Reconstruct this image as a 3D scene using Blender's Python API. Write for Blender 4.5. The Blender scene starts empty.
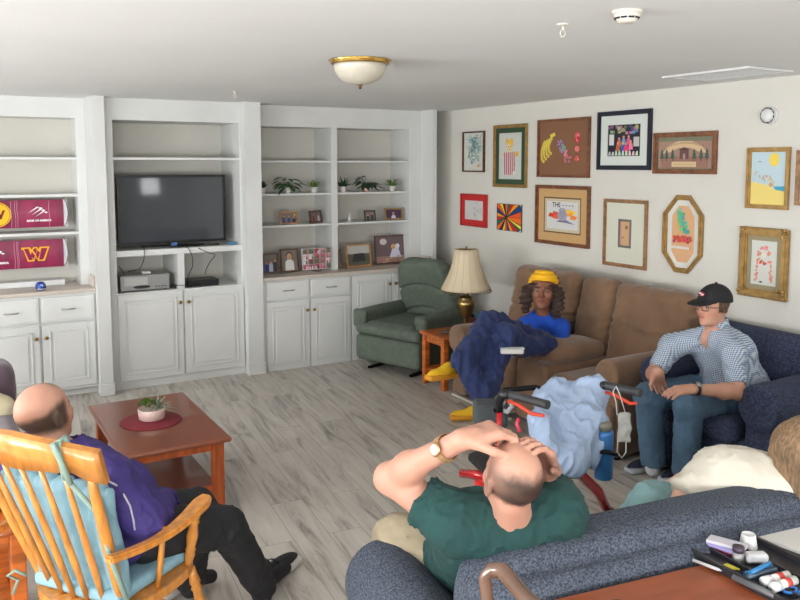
import bpy, bmesh, math, random
import numpy as np
from mathutils import Vector, Matrix
random.seed(7); RS=np.random.RandomState(5)
S=bpy.context.scene; COL=S.collection; PI=math.pi
# ---------------------------------------------------------------- camera model
FPX=785.; CX,CY,H=400.,237.,1.88
_a=math.radians(30.4); _p=math.atan(73/785.)
F=Vector((math.sin(_a)*math.cos(_p),math.cos(_a)*math.cos(_p),-math.sin(_p)))
R=Vector((math.cos(_a),-math.sin(_a),0)); U=R.cross(F); C0=Vector((0,0,H))
def ray(px,py): return F+R*((px-CX)/FPX)-U*((py-CY)/FPX)
def hz(px,py,z): d=ray(px,py); return C0+d*((z-H)/d.z)
def hx(px,py,x): d=ray(px,py); return C0+d*(x/d.x)
def hy(px,py,y): d=ray(px,py); return C0+d*(y/d.y)
def dp(px,py,D): return C0+ray(px,py)*D
cam=bpy.data.cameras.new('camera'); co=bpy.data.objects.new('camera',cam); COL.objects.link(co)
cam.sensor_width=36; cam.lens=FPX/800*36; cam.shift_y=-(300-CY)/800.; cam.clip_start=.05
M=Matrix((R,U,-F)).transposed().to_4x4(); M.translation=C0; co.matrix_world=M; S.camera=co
# ---------------------------------------------------------------- materials
def lin(c): return tuple(((v/255.)/12.92 if v<=10 else ((v/255.+.055)/1.055)**2.4) for v in c)
_m={}
def mat(name,c,rough=.6,metal=0,var=0,vs=8,bump=0,bs=60,spec=.5,sheen=0,coat=0,trans=0,c2=None,stretch=None,kind='noise',alpha=1,detail=4):
    if name in _m: return _m[name]
    m=bpy.data.materials.new(name); m.use_nodes=True; n=m.node_tree; b=n.nodes['Principled BSDF']; _m[name]=m
    col=lin(c)+(1,)
    b.inputs['Base Color'].default_value=col; b.inputs['Roughness'].default_value=rough; b.inputs['Metallic'].default_value=metal
    b.inputs['Specular IOR Level'].default_value=spec; b.inputs['Sheen Weight'].default_value=sheen; b.inputs['Coat Weight'].default_value=coat
    b.inputs['Transmission Weight'].default_value=trans; b.inputs['Alpha'].default_value=alpha
    m.diffuse_color=col
    tc=n.nodes.new('ShaderNodeTexCoord'); mp=n.nodes.new('ShaderNodeMapping'); n.links.new(tc.outputs['Object'],mp.inputs[0])
    if stretch: mp.inputs['Scale'].default_value=stretch
    def tex(k,s):
        if k=='wave':
            t=n.nodes.new('ShaderNodeTexWave'); t.inputs['Scale'].default_value=s; t.inputs['Distortion'].default_value=3; t.inputs['Detail'].default_value=3; o='Fac'
        elif k=='vor':
            t=n.nodes.new('ShaderNodeTexVoronoi'); t.inputs['Scale'].default_value=s; o='Distance'
        else:
            t=n.nodes.new('ShaderNodeTexNoise'); t.inputs['Scale'].default_value=s; t.inputs['Detail'].default_value=detail; o='Fac'
        n.links.new(mp.outputs[0],t.inputs['Vector']); return t.outputs[o]
    if var or c2:
        o=tex(kind,vs); r=n.nodes.new('ShaderNodeValToRGB')
        a=c2 if c2 else tuple(max(0,v*(1-var)) for v in c); bb=c if c2 else tuple(min(255,v*(1+var*.6)) for v in c)
        r.color_ramp.elements[0].color=lin(a)+(1,); r.color_ramp.elements[1].color=lin(bb)+(1,)
        r.color_ramp.elements[0].position=.35; r.color_ramp.elements[1].position=.65
        n.links.new(o,r.inputs[0]); n.links.new(r.outputs[0],b.inputs['Base Color'])
    if bump:
        o=tex('noise' if kind!='vor' else 'vor',bs); bn=n.nodes.new('ShaderNodeBump'); bn.inputs['Strength'].default_value=bump; bn.inputs['Distance'].default_value=.01
        n.links.new(o,bn.inputs['Height']); n.links.new(bn.outputs[0],b.inputs['Normal'])
    return m
def vmat(name,rough=.6,spec=.4,bump=0,bs=100,sss=0):
    if name in _m: return _m[name]
    m=mat(name,(200,200,200),rough,spec=spec,bump=bump,bs=bs); n=m.node_tree; a=n.nodes.new('ShaderNodeAttribute'); a.attribute_name='Col'
    n.links.new(a.outputs['Color'],n.nodes['Principled BSDF'].inputs['Base Color'])
    return m
PAINT=vmat('painted_artwork',.7,.3); SKIN=vmat('skin',.5,.35,.05,180)
WHITE=mat('white_gloss_paint',(210,211,209),.42,var=.015,vs=3)
# ---------------------------------------------------------------- object helpers
def tag(o,label=None,cat=None,group=None,kind=None):
    if label: o['label']=label
    if cat: o['category']=cat
    if group: o['group']=group
    if kind: o['kind']=kind
    return o
def root(name,label,cat,loc=(0,0,0),rz=0,group=None):
    o=bpy.data.objects.new(name,None); COL.objects.link(o); o.empty_display_size=.1
    o.location=loc; o.rotation_euler=(0,0,rz); tag(o,label,cat,group); return o
def wmat(p):
    m=Matrix.Identity(4)
    while p is not None:
        m=(Matrix.Translation(p.location)@p.rotation_euler.to_matrix().to_4x4())@m; p=p.parent
    return m
class MB:
    """collects shapes into one mesh; colours optional per shape"""
    def __init__(s): s.bm=bmesh.new(); s.cl=s.bm.loops.layers.float_color.new('Col'); s.mi=0; s.c=(1,1,1,1); s.T=Matrix.Identity(4)
    def col(s,c): s.c=lin(c)+(1,); return s
    def _fin(s,vs,smooth=False,faces=None):
        if faces is None: faces={f for v in vs for f in v.link_faces}
        for f in faces:
            f.material_index=s.mi; f.smooth=smooth
            for l in f.loops: l[s.cl]=s.c
        for v in vs: v.co=s.T@v.co
    def box(s,a,b,bev=0,seg=2,rot=None,smooth=False):
        a=Vector(a);b=Vector(b); c=(a+b)/2; d=b-a
        r=bmesh.ops.create_cube(s.bm,size=1); vs=r['verts']
        for v in vs: v.co=Vector((v.co.x*abs(d.x),v.co.y*abs(d.y),v.co.z*abs(d.z)))
        if bev>0:
            bev=min(bev,min(abs(d.x),abs(d.y),abs(d.z))*.49)
            es=list({e for v in vs for e in v.link_edges})
            r=bmesh.ops.bevel(s.bm,geom=es,offset=bev,segments=seg,affect='EDGES',profile=.5); 
            vs=list({v for f in r['faces'] for v in f.verts}|{v for v in vs if v.is_valid})
            vs=s._conn(vs)
        if rot is not None:
            for v in vs: v.co=rot@v.co
        for v in vs: v.co+=c
        s._fin(vs,smooth); return s
    def _conn(s,vs):
        seen=set(vs); st=list(vs)
        while st:
            v=st.pop()
            for e in v.link_edges:
                w=e.other_vert(v)
                if w not in seen: seen.add(w); st.append(w)
        return list(seen)
    def bar(s,a,b,w,h,bev=0,up=(0,0,1)):
        """box beam from a to b, w across, h along up"""
        a=Vector(a);b=Vector(b); d=b-a; L=d.length; d.normalize(); u=Vector(up); x=d.cross(u)
        if x.length<1e-4: x=d.cross(Vector((1,0,0)))
        x.normalize(); u=x.cross(d); Rm=Matrix((d,x,u)).transposed(); c=(a+b)/2
        s.box(c-Vector((L/2,w/2,h/2)),c+Vector((L/2,w/2,h/2)),bev,rot=Rm); return s
    def tube(s,pts,r,seg=8,closed=False,cap=True):
        pts=[Vector(p) for p in pts]; n=len(pts); rs=r if isinstance(r,(list,tuple)) else [r]*n
        rings=[]; prev=None
        for i,p in enumerate(pts):
            if closed: t=pts[(i+1)%n]-pts[i-1]
            else: t=(pts[min(i+1,n-1)]-pts[max(i-1,0)])
            t.normalize()
            if prev is None:
                x=t.orthogonal().normalized()
            else:
                x=prev-t*prev.dot(t); x=x.normalized() if x.length>1e-5 else t.orthogonal().normalized()
            prev=x; y=t.cross(x)
            rings.append([s.bm.verts.new(p+(x*math.cos(2*PI*k/seg)+y*math.sin(2*PI*k/seg))*rs[i]) for k in range(seg)])
        fs=[]
        for i in range(n if closed else n-1):
            A=rings[i];B=rings[(i+1)%n]
            for k in range(seg): fs.append(s.bm.faces.new((A[k],A[(k+1)%seg],B[(k+1)%seg],B[k])))
        for f in fs: f.smooth=True
        if cap and not closed:
            fs.append(s.bm.faces.new(rings[0][::-1])); fs.append(s.bm.faces.new(rings[-1]))
        for f in fs:
            f.material_index=s.mi
            for l in f.loops: l[s.cl]=s.c
        for ring in rings:
            for v in ring: v.co=s.T@v.co
        for f in fs[:len(fs)-2 if (cap and not closed) else len(fs)]: f.smooth=True
        return s
    def lathe(s,prof,c=(0,0,0),seg=32,ax=None,sx=1,sy=1,smooth=True):
        c=Vector(c); Rm=ax if ax is not None else Matrix.Identity(3); rings=[]
        for (r,z) in prof:
            if r<1e-5: rings.append([s.bm.verts.new(s.T@(c+Rm@Vector((0,0,z))))])
            else: rings.append([s.bm.verts.new(s.T@(c+Rm@Vector((r*sx*math.cos(2*PI*k/seg),r*sy*math.sin(2*PI*k/seg),z)))) for k in range(seg)])
        fs=[]
        for A,B in zip(rings,rings[1:]):
            for k in range(seg):
                q=[A[k%len(A)],A[(k+1)%len(A)],B[(k+1)%len(B)],B[k%len(B)]]; u=[]
                for v in q:
                    if v not in u: u.append(v)
                if len(u)>2: fs.append(s.bm.faces.new(u))
        for A in (rings[0][::-1],rings[-1]):
            if len(A)>2:
                f=s.bm.faces.new(A); f.material_index=s.mi
                for l in f.loops: l[s.cl]=s.c
        for f in fs:
            f.smooth=smooth; f.material_index=s.mi
            for l in f.loops: l[s.cl]=s.c
        return s
    def prism(s,poly,d,o=(0,0,0),ux=(1,0,0),uy=(0,0,1),smooth=False):
        """polygon (2D list) in plane o+ux*x+uy*y, extruded by vector d"""
        o=Vector(o);ux=Vector(ux);uy=Vector(uy);d=Vector(d)
        A=[s.bm.verts.new(s.T@(o+ux*x+uy*y)) for x,y in poly]
        B=[s.bm.verts.new(s.T@(o+ux*x+uy*y+d)) for x,y in poly]; n=len(poly)
        fs=[s.bm.faces.new(A[::-1]),s.bm.faces.new(B)]+[s.bm.faces.new((A[i],A[(i+1)%n],B[(i+1)%n],B[i])) for i in range(n)]
        for f in fs:
            f.material_index=s.mi; f.smooth=smooth
            for l in f.loops: l[s.cl]=s.c
        return s
    def sphere(s,c,r,seg=16,sc=(1,1,1),rot=None):
        res=bmesh.ops.create_uvsphere(s.bm,u_segments=seg,v_segments=max(6,seg//2),radius=r); vs=res['verts']
        for v in vs:
            q=Vector((v.co.x*sc[0],v.co.y*sc[1],v.co.z*sc[2]))
            if rot is not None: q=rot@q
            v.co=q+Vector(c)
        s._fin(vs,True); return s
    def done(s,name,mats,parent=None,label=None,local=False):
        bmesh.ops.recalc_face_normals(s.bm,faces=s.bm.faces)
        me=bpy.data.meshes.new(name); s.bm.to_mesh(me); s.bm.free()
        return link(name,me,mats,parent,label,local)
def link(name,me,mats,parent=None,label=None,local=False):
    if not isinstance(mats,(list,tuple)): mats=[mats]
    for m in mats: me.materials.append(m)
    o=bpy.data.objects.new(name,me); COL.objects.link(o)
    if parent is not None:
        if not local: me.transform(wmat(parent).inverted())
        o.parent=parent
    if label: o['label']=label
    return o
def recenter(o):
    """move a parentless mesh's origin to the bottom centre of its box"""
    me=o.data; n=len(me.vertices); a=np.empty(n*3,np.float32); me.vertices.foreach_get('co',a); a=a.reshape(-1,3)
    c=Vector(((a[:,0].min()+a[:,0].max())/2,(a[:,1].min()+a[:,1].max())/2,a[:,2].min()))
    me.transform(Matrix.Translation(-c)); o.location=c; 
    for ch in o.children_recursive: ch.data.transform(Matrix.Translation(-c)) if ch.type=='MESH' else None
    return o
def solo(mb,name,mats,label,cat,group=None):
    o=mb.done(name,mats); tag(o,label,cat,group); return recenter(o)
def copy_tree(o,parent=None):
    c=o.copy(); COL.objects.link(c); c.parent=parent
    for ch in o.children: copy_tree(ch,c)
    return c
def struct(mb,name,mats): o=mb.done(name,mats); o['kind']='structure'; return o
def bx(a,b,bev=0,seg=2): return MB().box(a,b,bev,seg)
# ---------------------------------------------------------------- SDF engine
def A3(v): return np.array(tuple(v),dtype=np.float32)
def ln(P): return np.sqrt((P*P).sum(-1))
def cap(P,a,b,ra,rb=None):
    rb=ra if rb is None else rb; a=A3(a);b=A3(b); d=b-a; t=np.clip(((P-a)@d)/max(float(d@d),1e-9),0,1)
    return ln(P-a-t[:,None]*d)-(ra+(rb-ra)*t)
def ell(P,c,r,Rm=None):
    q=P-A3(c)
    if Rm is not None: q=q@Rm
    r=A3(r); k0=ln(q/r); k1=ln(q/(r*r))+1e-9
    return k0*(k0-1)/k1
def rbx(P,c,h,r,Rm=None):
    q=P-A3(c)
    if Rm is not None: q=q@Rm
    q=np.abs(q)-(A3(h)-r); return ln(np.maximum(q,0))+np.minimum(q.max(-1),0)-r
def smin(a,b,k=.02):
    h=np.clip(.5+.5*(b-a)/k,0,1); return b+(a-b)*h-k*h*(1-h)
def smax(a,b,k=.02): return -smin(-a,-b,k)
def uni(ds,k):
    d=ds[0]
    for e in ds[1:]: d=smin(d,e,k)
    return d
def plane(P,c,n): return (P-A3(c))@A3(Vector(n).normalized())
def rotm(x=0,y=0,z=0):
    """columns are local axes in world (P@Rm gives local)"""
    from mathutils import Euler
    return np.array(Euler((x,y,z)).to_matrix(),dtype=np.float32)
def frame(x,y,z): return np.array([list(x),list(y),list(z)],dtype=np.float32).T
_nd=RS.normal(size=(24,3)).astype(np.float32); _nd/=np.linalg.norm(_nd,axis=1)[:,None]; _np=RS.rand(24)*6.28
def nz(P,s,o=0,n=6):
    """smooth pseudo noise about -1..1"""
    v=0; W=P*s
    for i in range(n):
        j=(i+o)%24; w=1.0+.35*i; v=v+np.sin((W@_nd[j])*w+_np[j]+1.3*np.sin((W@_nd[(j+7)%24])*.8+_np[(j+3)%24]))/(1+.25*i)
    return v/(n*.45)
def folds(P,s,d,o=0):
    """crease-like ridges running along direction d"""
    d=A3(Vector(d).normalized()); Q=P-np.outer(P@d,d)*.8
    v=nz(Q,s,o,5); return 1-np.abs(v)*1.6
def sdf(fn,lo,hi,h,B=8):
    lo=np.array(lo,np.float32); hi=np.array(hi,np.float32); nb=np.ceil((hi-lo)/(h*B)).astype(int)+1; n=nb*B
    g=np.stack(np.meshgrid(*[np.arange(k) for k in nb],indexing='ij'),-1).reshape(-1,3)
    cc=lo+(g*B+(B-1)/2.)*h; d=np.concatenate([fn(cc[i:i+400000].astype(np.float32)) for i in range(0,len(cc),400000)])
    act=np.abs(d)<(B*h*.87*1.35+.012); V=np.empty(n,np.float32)
    V=np.repeat(np.repeat(np.repeat(np.where(d<0,-1,1).astype(np.float32).reshape(nb),B,0),B,1),B,2)
    off=np.stack(np.meshgrid(*[np.arange(B)]*3,indexing='ij'),-1).reshape(-1,3)
    ga=g[act]*B
    for i in range(0,len(ga),1500):
        q=(ga[i:i+1500,None,:]+off[None]).reshape(-1,3); v=fn((lo+q*h).astype(np.float32)); V[q[:,0],q[:,1],q[:,2]]=v
    s=V<0; s[0]=s[-1]=False; s[:,0]=s[:,-1]=False; s[:,:,0]=s[:,:,-1]=False; V=np.where(s,np.minimum(V,-1e-6),np.maximum(V,1e-6))
    c=sum(s[i:n[0]-1+i,j:n[1]-1+j,k:n[2]-1+k].astype(np.int8) for i in(0,1) for j in(0,1) for k in(0,1))
    I=np.argwhere((c>0)&(c<8)); idm=-np.ones(c.shape,np.int32); idm[I[:,0],I[:,1],I[:,2]]=np.arange(len(I))
    acc=np.zeros((len(I),3),np.float32); cnt=np.zeros(len(I),np.float32)
    for ax in range(3):
        for u in(0,1):
            for w in(0,1):
                o0=[0,0,0]; o0[(ax+1)%3]=u; o0[(ax+2)%3]=w; o1=list(o0); o1[ax]=1
                p0=I+o0; p1=I+o1; a=V[p0[:,0],p0[:,1],p0[:,2]]; b=V[p1[:,0],p1[:,1],p1[:,2]]
                m=(a<0)!=(b<0); t=np.where(m,a/np.where(m,a-b,1),0); t=np.clip(t,0,1)
                p=p0.astype(np.float32); p[:,ax]+=t; acc+=p*m[:,None]; cnt+=m
    vert=lo+(acc/np.maximum(cnt,1)[:,None])*h
    faces=[]
    for ax in range(3):
        b1,b2=(ax+1)%3,(ax+2)%3; sl=[slice(None)]*3; sl[ax]=slice(0,-1); sr=[slice(None)]*3; sr[ax]=slice(1,None)
        df=np.argwhere(s[tuple(sl)]!=s[tuple(sr)]); df=df[(df[:,b1]>0)&(df[:,b2]>0)]
        ins=s[df[:,0],df[:,1],df[:,2]]
        def at(d1,d2):
            q=df.copy(); q[:,b1]-=d1; q[:,b2]-=d2; return idm[q[:,0],q[:,1],q[:,2]]
        q=np.stack([at(1,1),at(0,1),at(0,0),at(1,0)],1); q=np.where(ins[:,None],q,q[:,::-1]); faces.append(q)
    fc=np.concatenate(faces); fc=fc[(fc>=0).all(1)]
    return vert,fc
def smesh(name,fn,lo,hi,h,mats,parent=None,label=None,color=None,local=False,matfn=None):
    v,f=sdf(fn,lo,hi,h); me=bpy.data.meshes.new(name)
    me.vertices.add(len(v)); me.vertices.foreach_set('co',v.astype(np.float32).ravel())
    me.loops.add(len(f)*4); me.loops.foreach_set('vertex_index',f.astype(np.int32).ravel())
    me.polygons.add(len(f)); me.polygons.foreach_set('loop_start',np.arange(0,len(f)*4,4,dtype=np.int32))
    try: me.polygons.foreach_set('loop_total',np.full(len(f),4,np.int32))
    except Exception: pass
    me.update(calc_edges=True)
    me.polygons.foreach_set('use_smooth',np.ones(len(f),bool))
    if color is not None:
        c=np.clip(color(v),0,255)/255.; c=np.where(c<.04,c/12.92,((c+.055)/1.055)**2.4)
        at=me.color_attributes.new('Col','FLOAT_COLOR','POINT'); at.data.foreach_set('color',np.concatenate([c,np.ones((len(c),1))],1).astype(np.float32).ravel())
    if matfn is not None: me.polygons.foreach_set('material_index',matfn(v[f].mean(1)).astype(np.int32))
    me.update(); return link(name,me,mats,parent,label,local)
def textmesh(body,size,bold=0,align='CENTER'):
    cu=bpy.data.curves.new('t','FONT'); cu.body=body; cu.size=size; cu.align_x=align; cu.align_y='CENTER'; cu.offset=bold; cu.resolution_u=2
    ob=bpy.data.objects.new('t',cu); me=bpy.data.meshes.new_from_object(ob); bpy.data.objects.remove(ob); bpy.data.curves.remove(cu)
    vs=[(v.co.x,v.co.y) for v in me.vertices]; fs=[list(p.vertices) for p in me.polygons]; bpy.data.meshes.remove(me); return vs,fs
def addtext(mb,body,size,pos,ux,uy,bold=0,sx=1,curve=0):
    vs,fs=textmesh(body,size,bold); ux=Vector(ux);uy=Vector(uy);pos=Vector(pos)
    V=[]
    for x,y in vs:
        x*=sx
        if curve: a=x/curve; x,y=(curve+y)*math.sin(a),(curve+y)*math.cos(a)-curve
        V.append(mb.bm.verts.new(mb.T@(pos+ux*x+uy*y)))
    for f in fs:
        try: q=mb.bm.faces.new([V[i] for i in f])
        except ValueError: continue
        q.material_index=mb.mi
        for l in q.loops: l[mb.cl]=mb.c
from mathutils.bvhtree import BVHTree
def surf(o,px,py,off=.002):
    me=o.data; b=BVHTree.FromPolygons([v.co[:] for v in me.vertices],[p.vertices[:] for p in me.polygons]); d=ray(px,py).normalized(); M_=wmat(o) if o.parent is None else wmat(o)
    h=b.ray_cast(C0-M_.translation,d); return (h[0]+M_.translation-d*off) if h[0] is not None else None
# ---------------------------------------------------------------- world & light
w=bpy.data.worlds.new('sky'); S.world=w; w.use_nodes=True; nt=w.node_tree
sk=nt.nodes.new('ShaderNodeTexSky'); sk.sky_type='HOSEK_WILKIE'; sk.turbidity=4; sk.sun_direction=(-.5,-.6,.6)
nt.links.new(sk.outputs[0],nt.nodes['Background'].inputs[0]); nt.nodes['Background'].inputs[1].default_value=1.0
S.view_settings.view_transform='Standard'; S.view_settings.look='None'; S.view_settings.gamma=1; S.view_settings.exposure=-0.22
try: S.cycles.max_bounces=8; S.cycles.diffuse_bounces=5; S.cycles.use_denoising=True; S.cycles.caustics_reflective=False; S.cycles.caustics_refractive=False
except Exception: pass
XR,XL,YB,YF,ZC=4.5,-3.3,7.0,-2.8,2.415
def area(name,loc,rot,sx,sy,e,c=(1,1,1)):
    l=bpy.data.lights.new(name,'AREA'); l.shape='RECTANGLE'; l.size=sx; l.size_y=sy; l.energy=e; l.color=c
    o=bpy.data.objects.new(name,l); COL.objects.link(o); o.location=loc; o.rotation_euler=rot; return o
# ---------------------------------------------------------------- room shell
def floor_mat():
    m=bpy.data.materials.new('grey_oak_planks'); m.use_nodes=True; n=m.node_tree; N=n.nodes; L=n.links.new; b=N['Principled BSDF']
    tc=N.new('ShaderNodeTexCoord'); mp=N.new('ShaderNodeMapping'); mp.inputs['Rotation'].default_value=(0,0,math.radians(90+6)); L(tc.outputs['Object'],mp.inputs[0])
    br=N.new('ShaderNodeTexBrick'); L(mp.outputs[0],br.inputs['Vector']); br.inputs['Scale'].default_value=1; br.inputs['Brick Width'].default_value=1.22; br.inputs['Row Height'].default_value=.18
    br.inputs['Mortar Size'].default_value=.0018; br.inputs['Mortar Smooth'].default_value=.2; br.offset=.37
    br.inputs['Color1'].default_value=(.3,.3,.3,1); br.inputs['Color2'].default_value=(.75,.75,.75,1); br.inputs['Mortar'].default_value=(.0,.0,.0,1)
    m2=N.new('ShaderNodeMapping'); m2.inputs['Scale'].default_value=(1.1,9,1); L(mp.outputs[0],m2.inputs[0])
    # shift grain per plank
    add=N.new('ShaderNodeVectorMath'); add.operation='ADD'; L(m2.outputs[0],add.inputs[0]); sc=N.new('ShaderNodeVectorMath'); sc.operation='SCALE'; sc.inputs['Scale'].default_value=30; L(br.outputs['Color'],sc.inputs[0]); L(sc.outputs[0],add.inputs[1])
    no=N.new('ShaderNodeTexNoise'); no.inputs['Scale'].default_value=1.6; no.inputs['Detail'].default_value=8; no.inputs['Roughness'].default_value=.62; no.inputs['Distortion'].default_value=.6; L(add.outputs[0],no.inputs['Vector'])
    r=N.new('ShaderNodeValToRGB'); L(no.outputs['Fac'],r.inputs[0]); e=r.color_ramp.elements
    e[0].position=.30; e[0].color=lin((124,117,110))+(1,); e[1].position=.72; e[1].color=lin((204,197,188))+(1,); k=r.color_ramp.elements.new(.48); k.color=lin((184,177,168))+(1,)
    mx=N.new('ShaderNodeMix'); mx.data_type='RGBA'; mx.blend_type='OVERLAY'; mx.inputs[0].default_value=.13; L(r.outputs[0],mx.inputs[6]); L(br.outputs['Color'],mx.inputs[7])
    m3=N.new('ShaderNodeMix'); m3.data_type='RGBA'; L(br.outputs['Fac'],m3.inputs[0]); L(mx.outputs[2],m3.inputs[6]); m3.inputs[7].default_value=lin((140,134,128))+(1,)
    L(m3.outputs[2],b.inputs['Base Color']); b.inputs['Roughness'].default_value=.42
    bn=N.new('ShaderNodeBump'); bn.inputs['Strength'].default_value=.12; bn.inputs['Distance'].default_value=.004; L(no.outputs['Fac'],bn.inputs['Height']); L(bn.outputs[0],b.inputs['Normal'])
    return m
WALL=mat('warm_white_wall_paint',(211,208,200),.85,var=.01,vs=2); CEIL=mat('matt_ceiling_paint',(230,231,230),.9,var=.01,vs=1.5)
struct(bx((XL-.1,YF-.1,-.1),(XR+.1,7.35,0)),'floor',floor_mat())
struct(bx((XL-.1,YF-.1,ZC),(XR+.1,7.35,ZC+.1)),'ceiling',CEIL)
struct(bx((XR,YF-.1,0),(XR+.1,7.35,ZC)),'wall_right',WALL)
struct(bx((XL-.1,7.25,0),(XR,7.35,ZC)),'wall_back',WALL)
def wall_holes(name,fixed,axis,lo,hi,holes):
    """wall slab along an axis with window holes (a0,a1,z0,z1)"""
    mb=MB(); 
    def seg(a,b,z0,z1):
        if b-a<1e-3 or z1-z0<1e-3: return
        if axis=='y': mb.box((fixed-.1,a,z0),(fixed,b,z1))
        else: mb.box((a,fixed-.1,z0),(b,fixed,z1))
    c=lo
    for a0,a1,z0,z1 in holes:
        seg(c,a0,0,ZC); seg(a0,a1,0,z0); seg(a0,a1,z1,ZC); c=a1
    seg(c,hi,0,ZC); return struct(mb,name,WALL)
HL=[(-1.6,.2,.8,2.15),(1.3,3.1,.8,2.15),(4.0,5.8,.8,2.15)]; HF=[(-2.4,-.8,.8,2.15),(.3,1.9,.8,2.15),(3.55,3.9,1.25,1.66)]
wall_holes('wall_left',XL,'y',YF-.1,7.35,HL); wall_holes('wall_front',YF,'x',XL,XR,HF)
GL=mat('window_glass',(240,245,245),.05,trans=1,spec=.5)
i=1
for hs,ax in((HL,'y'),(HF,'x')):
    for a0,a1,z0,z1 in hs:
        mb=MB(); t=.05
        def fr(a,b,p,q,d0=-.07,d1=-.03):
            mb.box((XL+d0,a,p),(XL+d1,b,q)) if ax=='y' else mb.box((a,YF+d0,p),(b,YF+d1,q))
        fr(a0,a1,z0,z0+t);fr(a0,a1,z1-t,z1);fr(a0,a0+t,z0,z1);fr(a1-t,a1,z0,z1);fr((a0+a1)/2-.015,(a0+a1)/2+.015,z0,z1);fr(a0,a1,(z0+z1)/2-.02,(z0+z1)/2+.02)
        mb.mi=1; fr(a0,a1,z0,z1,-.052,-.048); struct(mb,'window_%d'%i,[WHITE,GL]); i+=1
        if ax=='y': area('window_daylight',(XL+.02,(a0+a1)/2,(z0+z1)/2),(0,-PI/2,0),z1-z0,a1-a0,56,(.95,.98,1)); area('ceiling_fill_light',(XL+.03,(a0+a1)/2,(z0+z1)/2),(0,-PI/2-.7,0),z1-z0,a1-a0,155,(.97,.985,1))  # second upward-tilted lamp added at every window to brighten the ceiling
        else: area('window_daylight',((a0+a1)/2,YF+.02,(z0+z1)/2),(PI/2,0,0),a1-a0,z1-z0,56 if a0<3 else 5,(.97,.985,1)); area('ceiling_fill_light',((a0+a1)/2,YF+.03,(z0+z1)/2),(PI/2+.7,0,0),a1-a0,z1-z0,155 if a0<3 else 4,(.97,.985,1))
# ---------------------------------------------------------------- built-in cabinets
YC=6.60; YB=7.25
xA,xB=hy(97,270,YC).x,hy(109,250,YC).x; xC,xD=hy(247,250,YC).x,hy(263,270,YC).x; xE=hy(433,240,YC).x
def column(name,x0,x1,splash=False):
    mb=bx((x0,YC,0),(x1,YB,ZC)); struct(mb,name,WHITE)
    mb=MB(); mb.box((x0-.012,YC-.018,0),(x1+.012,YC-.001,.10),.006); return mb
b=column('trim_1',xA,xB); struct(b,'baseboard_1',WHITE)
b=column('trim_2',xC,xD); struct(b,'baseboard_2',WHITE)
xE1=xE+.04; struct(bx((xE1,6.98,0),(XR,YB,ZC)),'trim_5',WALL); struct(bx((xE,YC,0),(xE1,YB,ZC)),'trim_3',WHITE)
xL0=-.62   # left end of the left bay
struct(bx((xL0-.12,YC,0),(xL0,YB,ZC)),'trim_4',WHITE)
mb=MB(); mb.prism([(0,0),(.05,0),(0,-.05)],(XR-xL0,0,0),(xL0,YC+.0,ZC),(0,-1,0),(0,0,1))
struct(bx((XR-.014,YF,0),(XR,6.975,.10),.004),'baseboard_right',WHITE)
BRASS=mat('aged_brass',(150,120,60),.3,1,var=.1,vs=30); STEEL=mat('brushed_steel',(170,168,165),.3,1); BLACKP=mat('black_plastic',(22,22,24),.4)
LAM=mat('beige_laminate',(196,186,174),.35,var=.05,vs=90); INN=mat('cream_shelf_paint',(202,199,190),.6,var=.01,vs=3)
def panel_door(name,x0,x1,z0,z1,y,parent,hside=None,pull=None):
    mb=MB(); g=.003; x0+=g;x1-=g;z0+=g;z1-=g; mb.box((x0,y-.02,z0),(x1,y-.001,z1),.003)
    if pull!='drawer':
        f=.052
        for a,bb in(((x0+f,z0+f),(x1-f,z0+f+.012)),((x0+f,z1-f-.012),(x1-f,z1-f)),((x0+f,z0+f),(x0+f+.012,z1-f)),((x1-f-.012,z0+f),(x1-f,z1-f))):
            mb.box((a[0],y-.027,a[1]),(bb[0],y-.019,bb[1]),.003)
        f=.085; mb.box((x0+f,y-.027,z0+f),(x1-f,y-.019,z1-f),.007,3)
    else:
        f=.016; mb.box((x0+f,y-.024,z0+f),(x1-f,y-.019,z1-f),.004,2)
    d=mb.done(name,WHITE,parent)
    if hside is not None:
        hxp=(x1-.028) if hside=='r' else (x0+.028); hzp=z1-.10
        MB().lathe([(0,0),(.006,0),(.006,.012),(.014,.018),(.015,.025),(.009,.030),(0,.031)],(hxp,y-.02,hzp),14,Matrix.Rotation(PI/2,3,'X')).done('knob',BRASS,d,'round brass knob')
    if pull=='drawer':
        c=(x0+x1)/2; zc=(z0+z1)/2; MB().tube([(c-.05,y-.02,zc),(c-.045,y-.045,zc),(c+.045,y-.045,zc),(c+.05,y-.02,zc)],.005,8).done('handle',STEEL,d,'steel bar pull')
    return d
def zat(px,py,y): return hy(px,py,y).z
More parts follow.
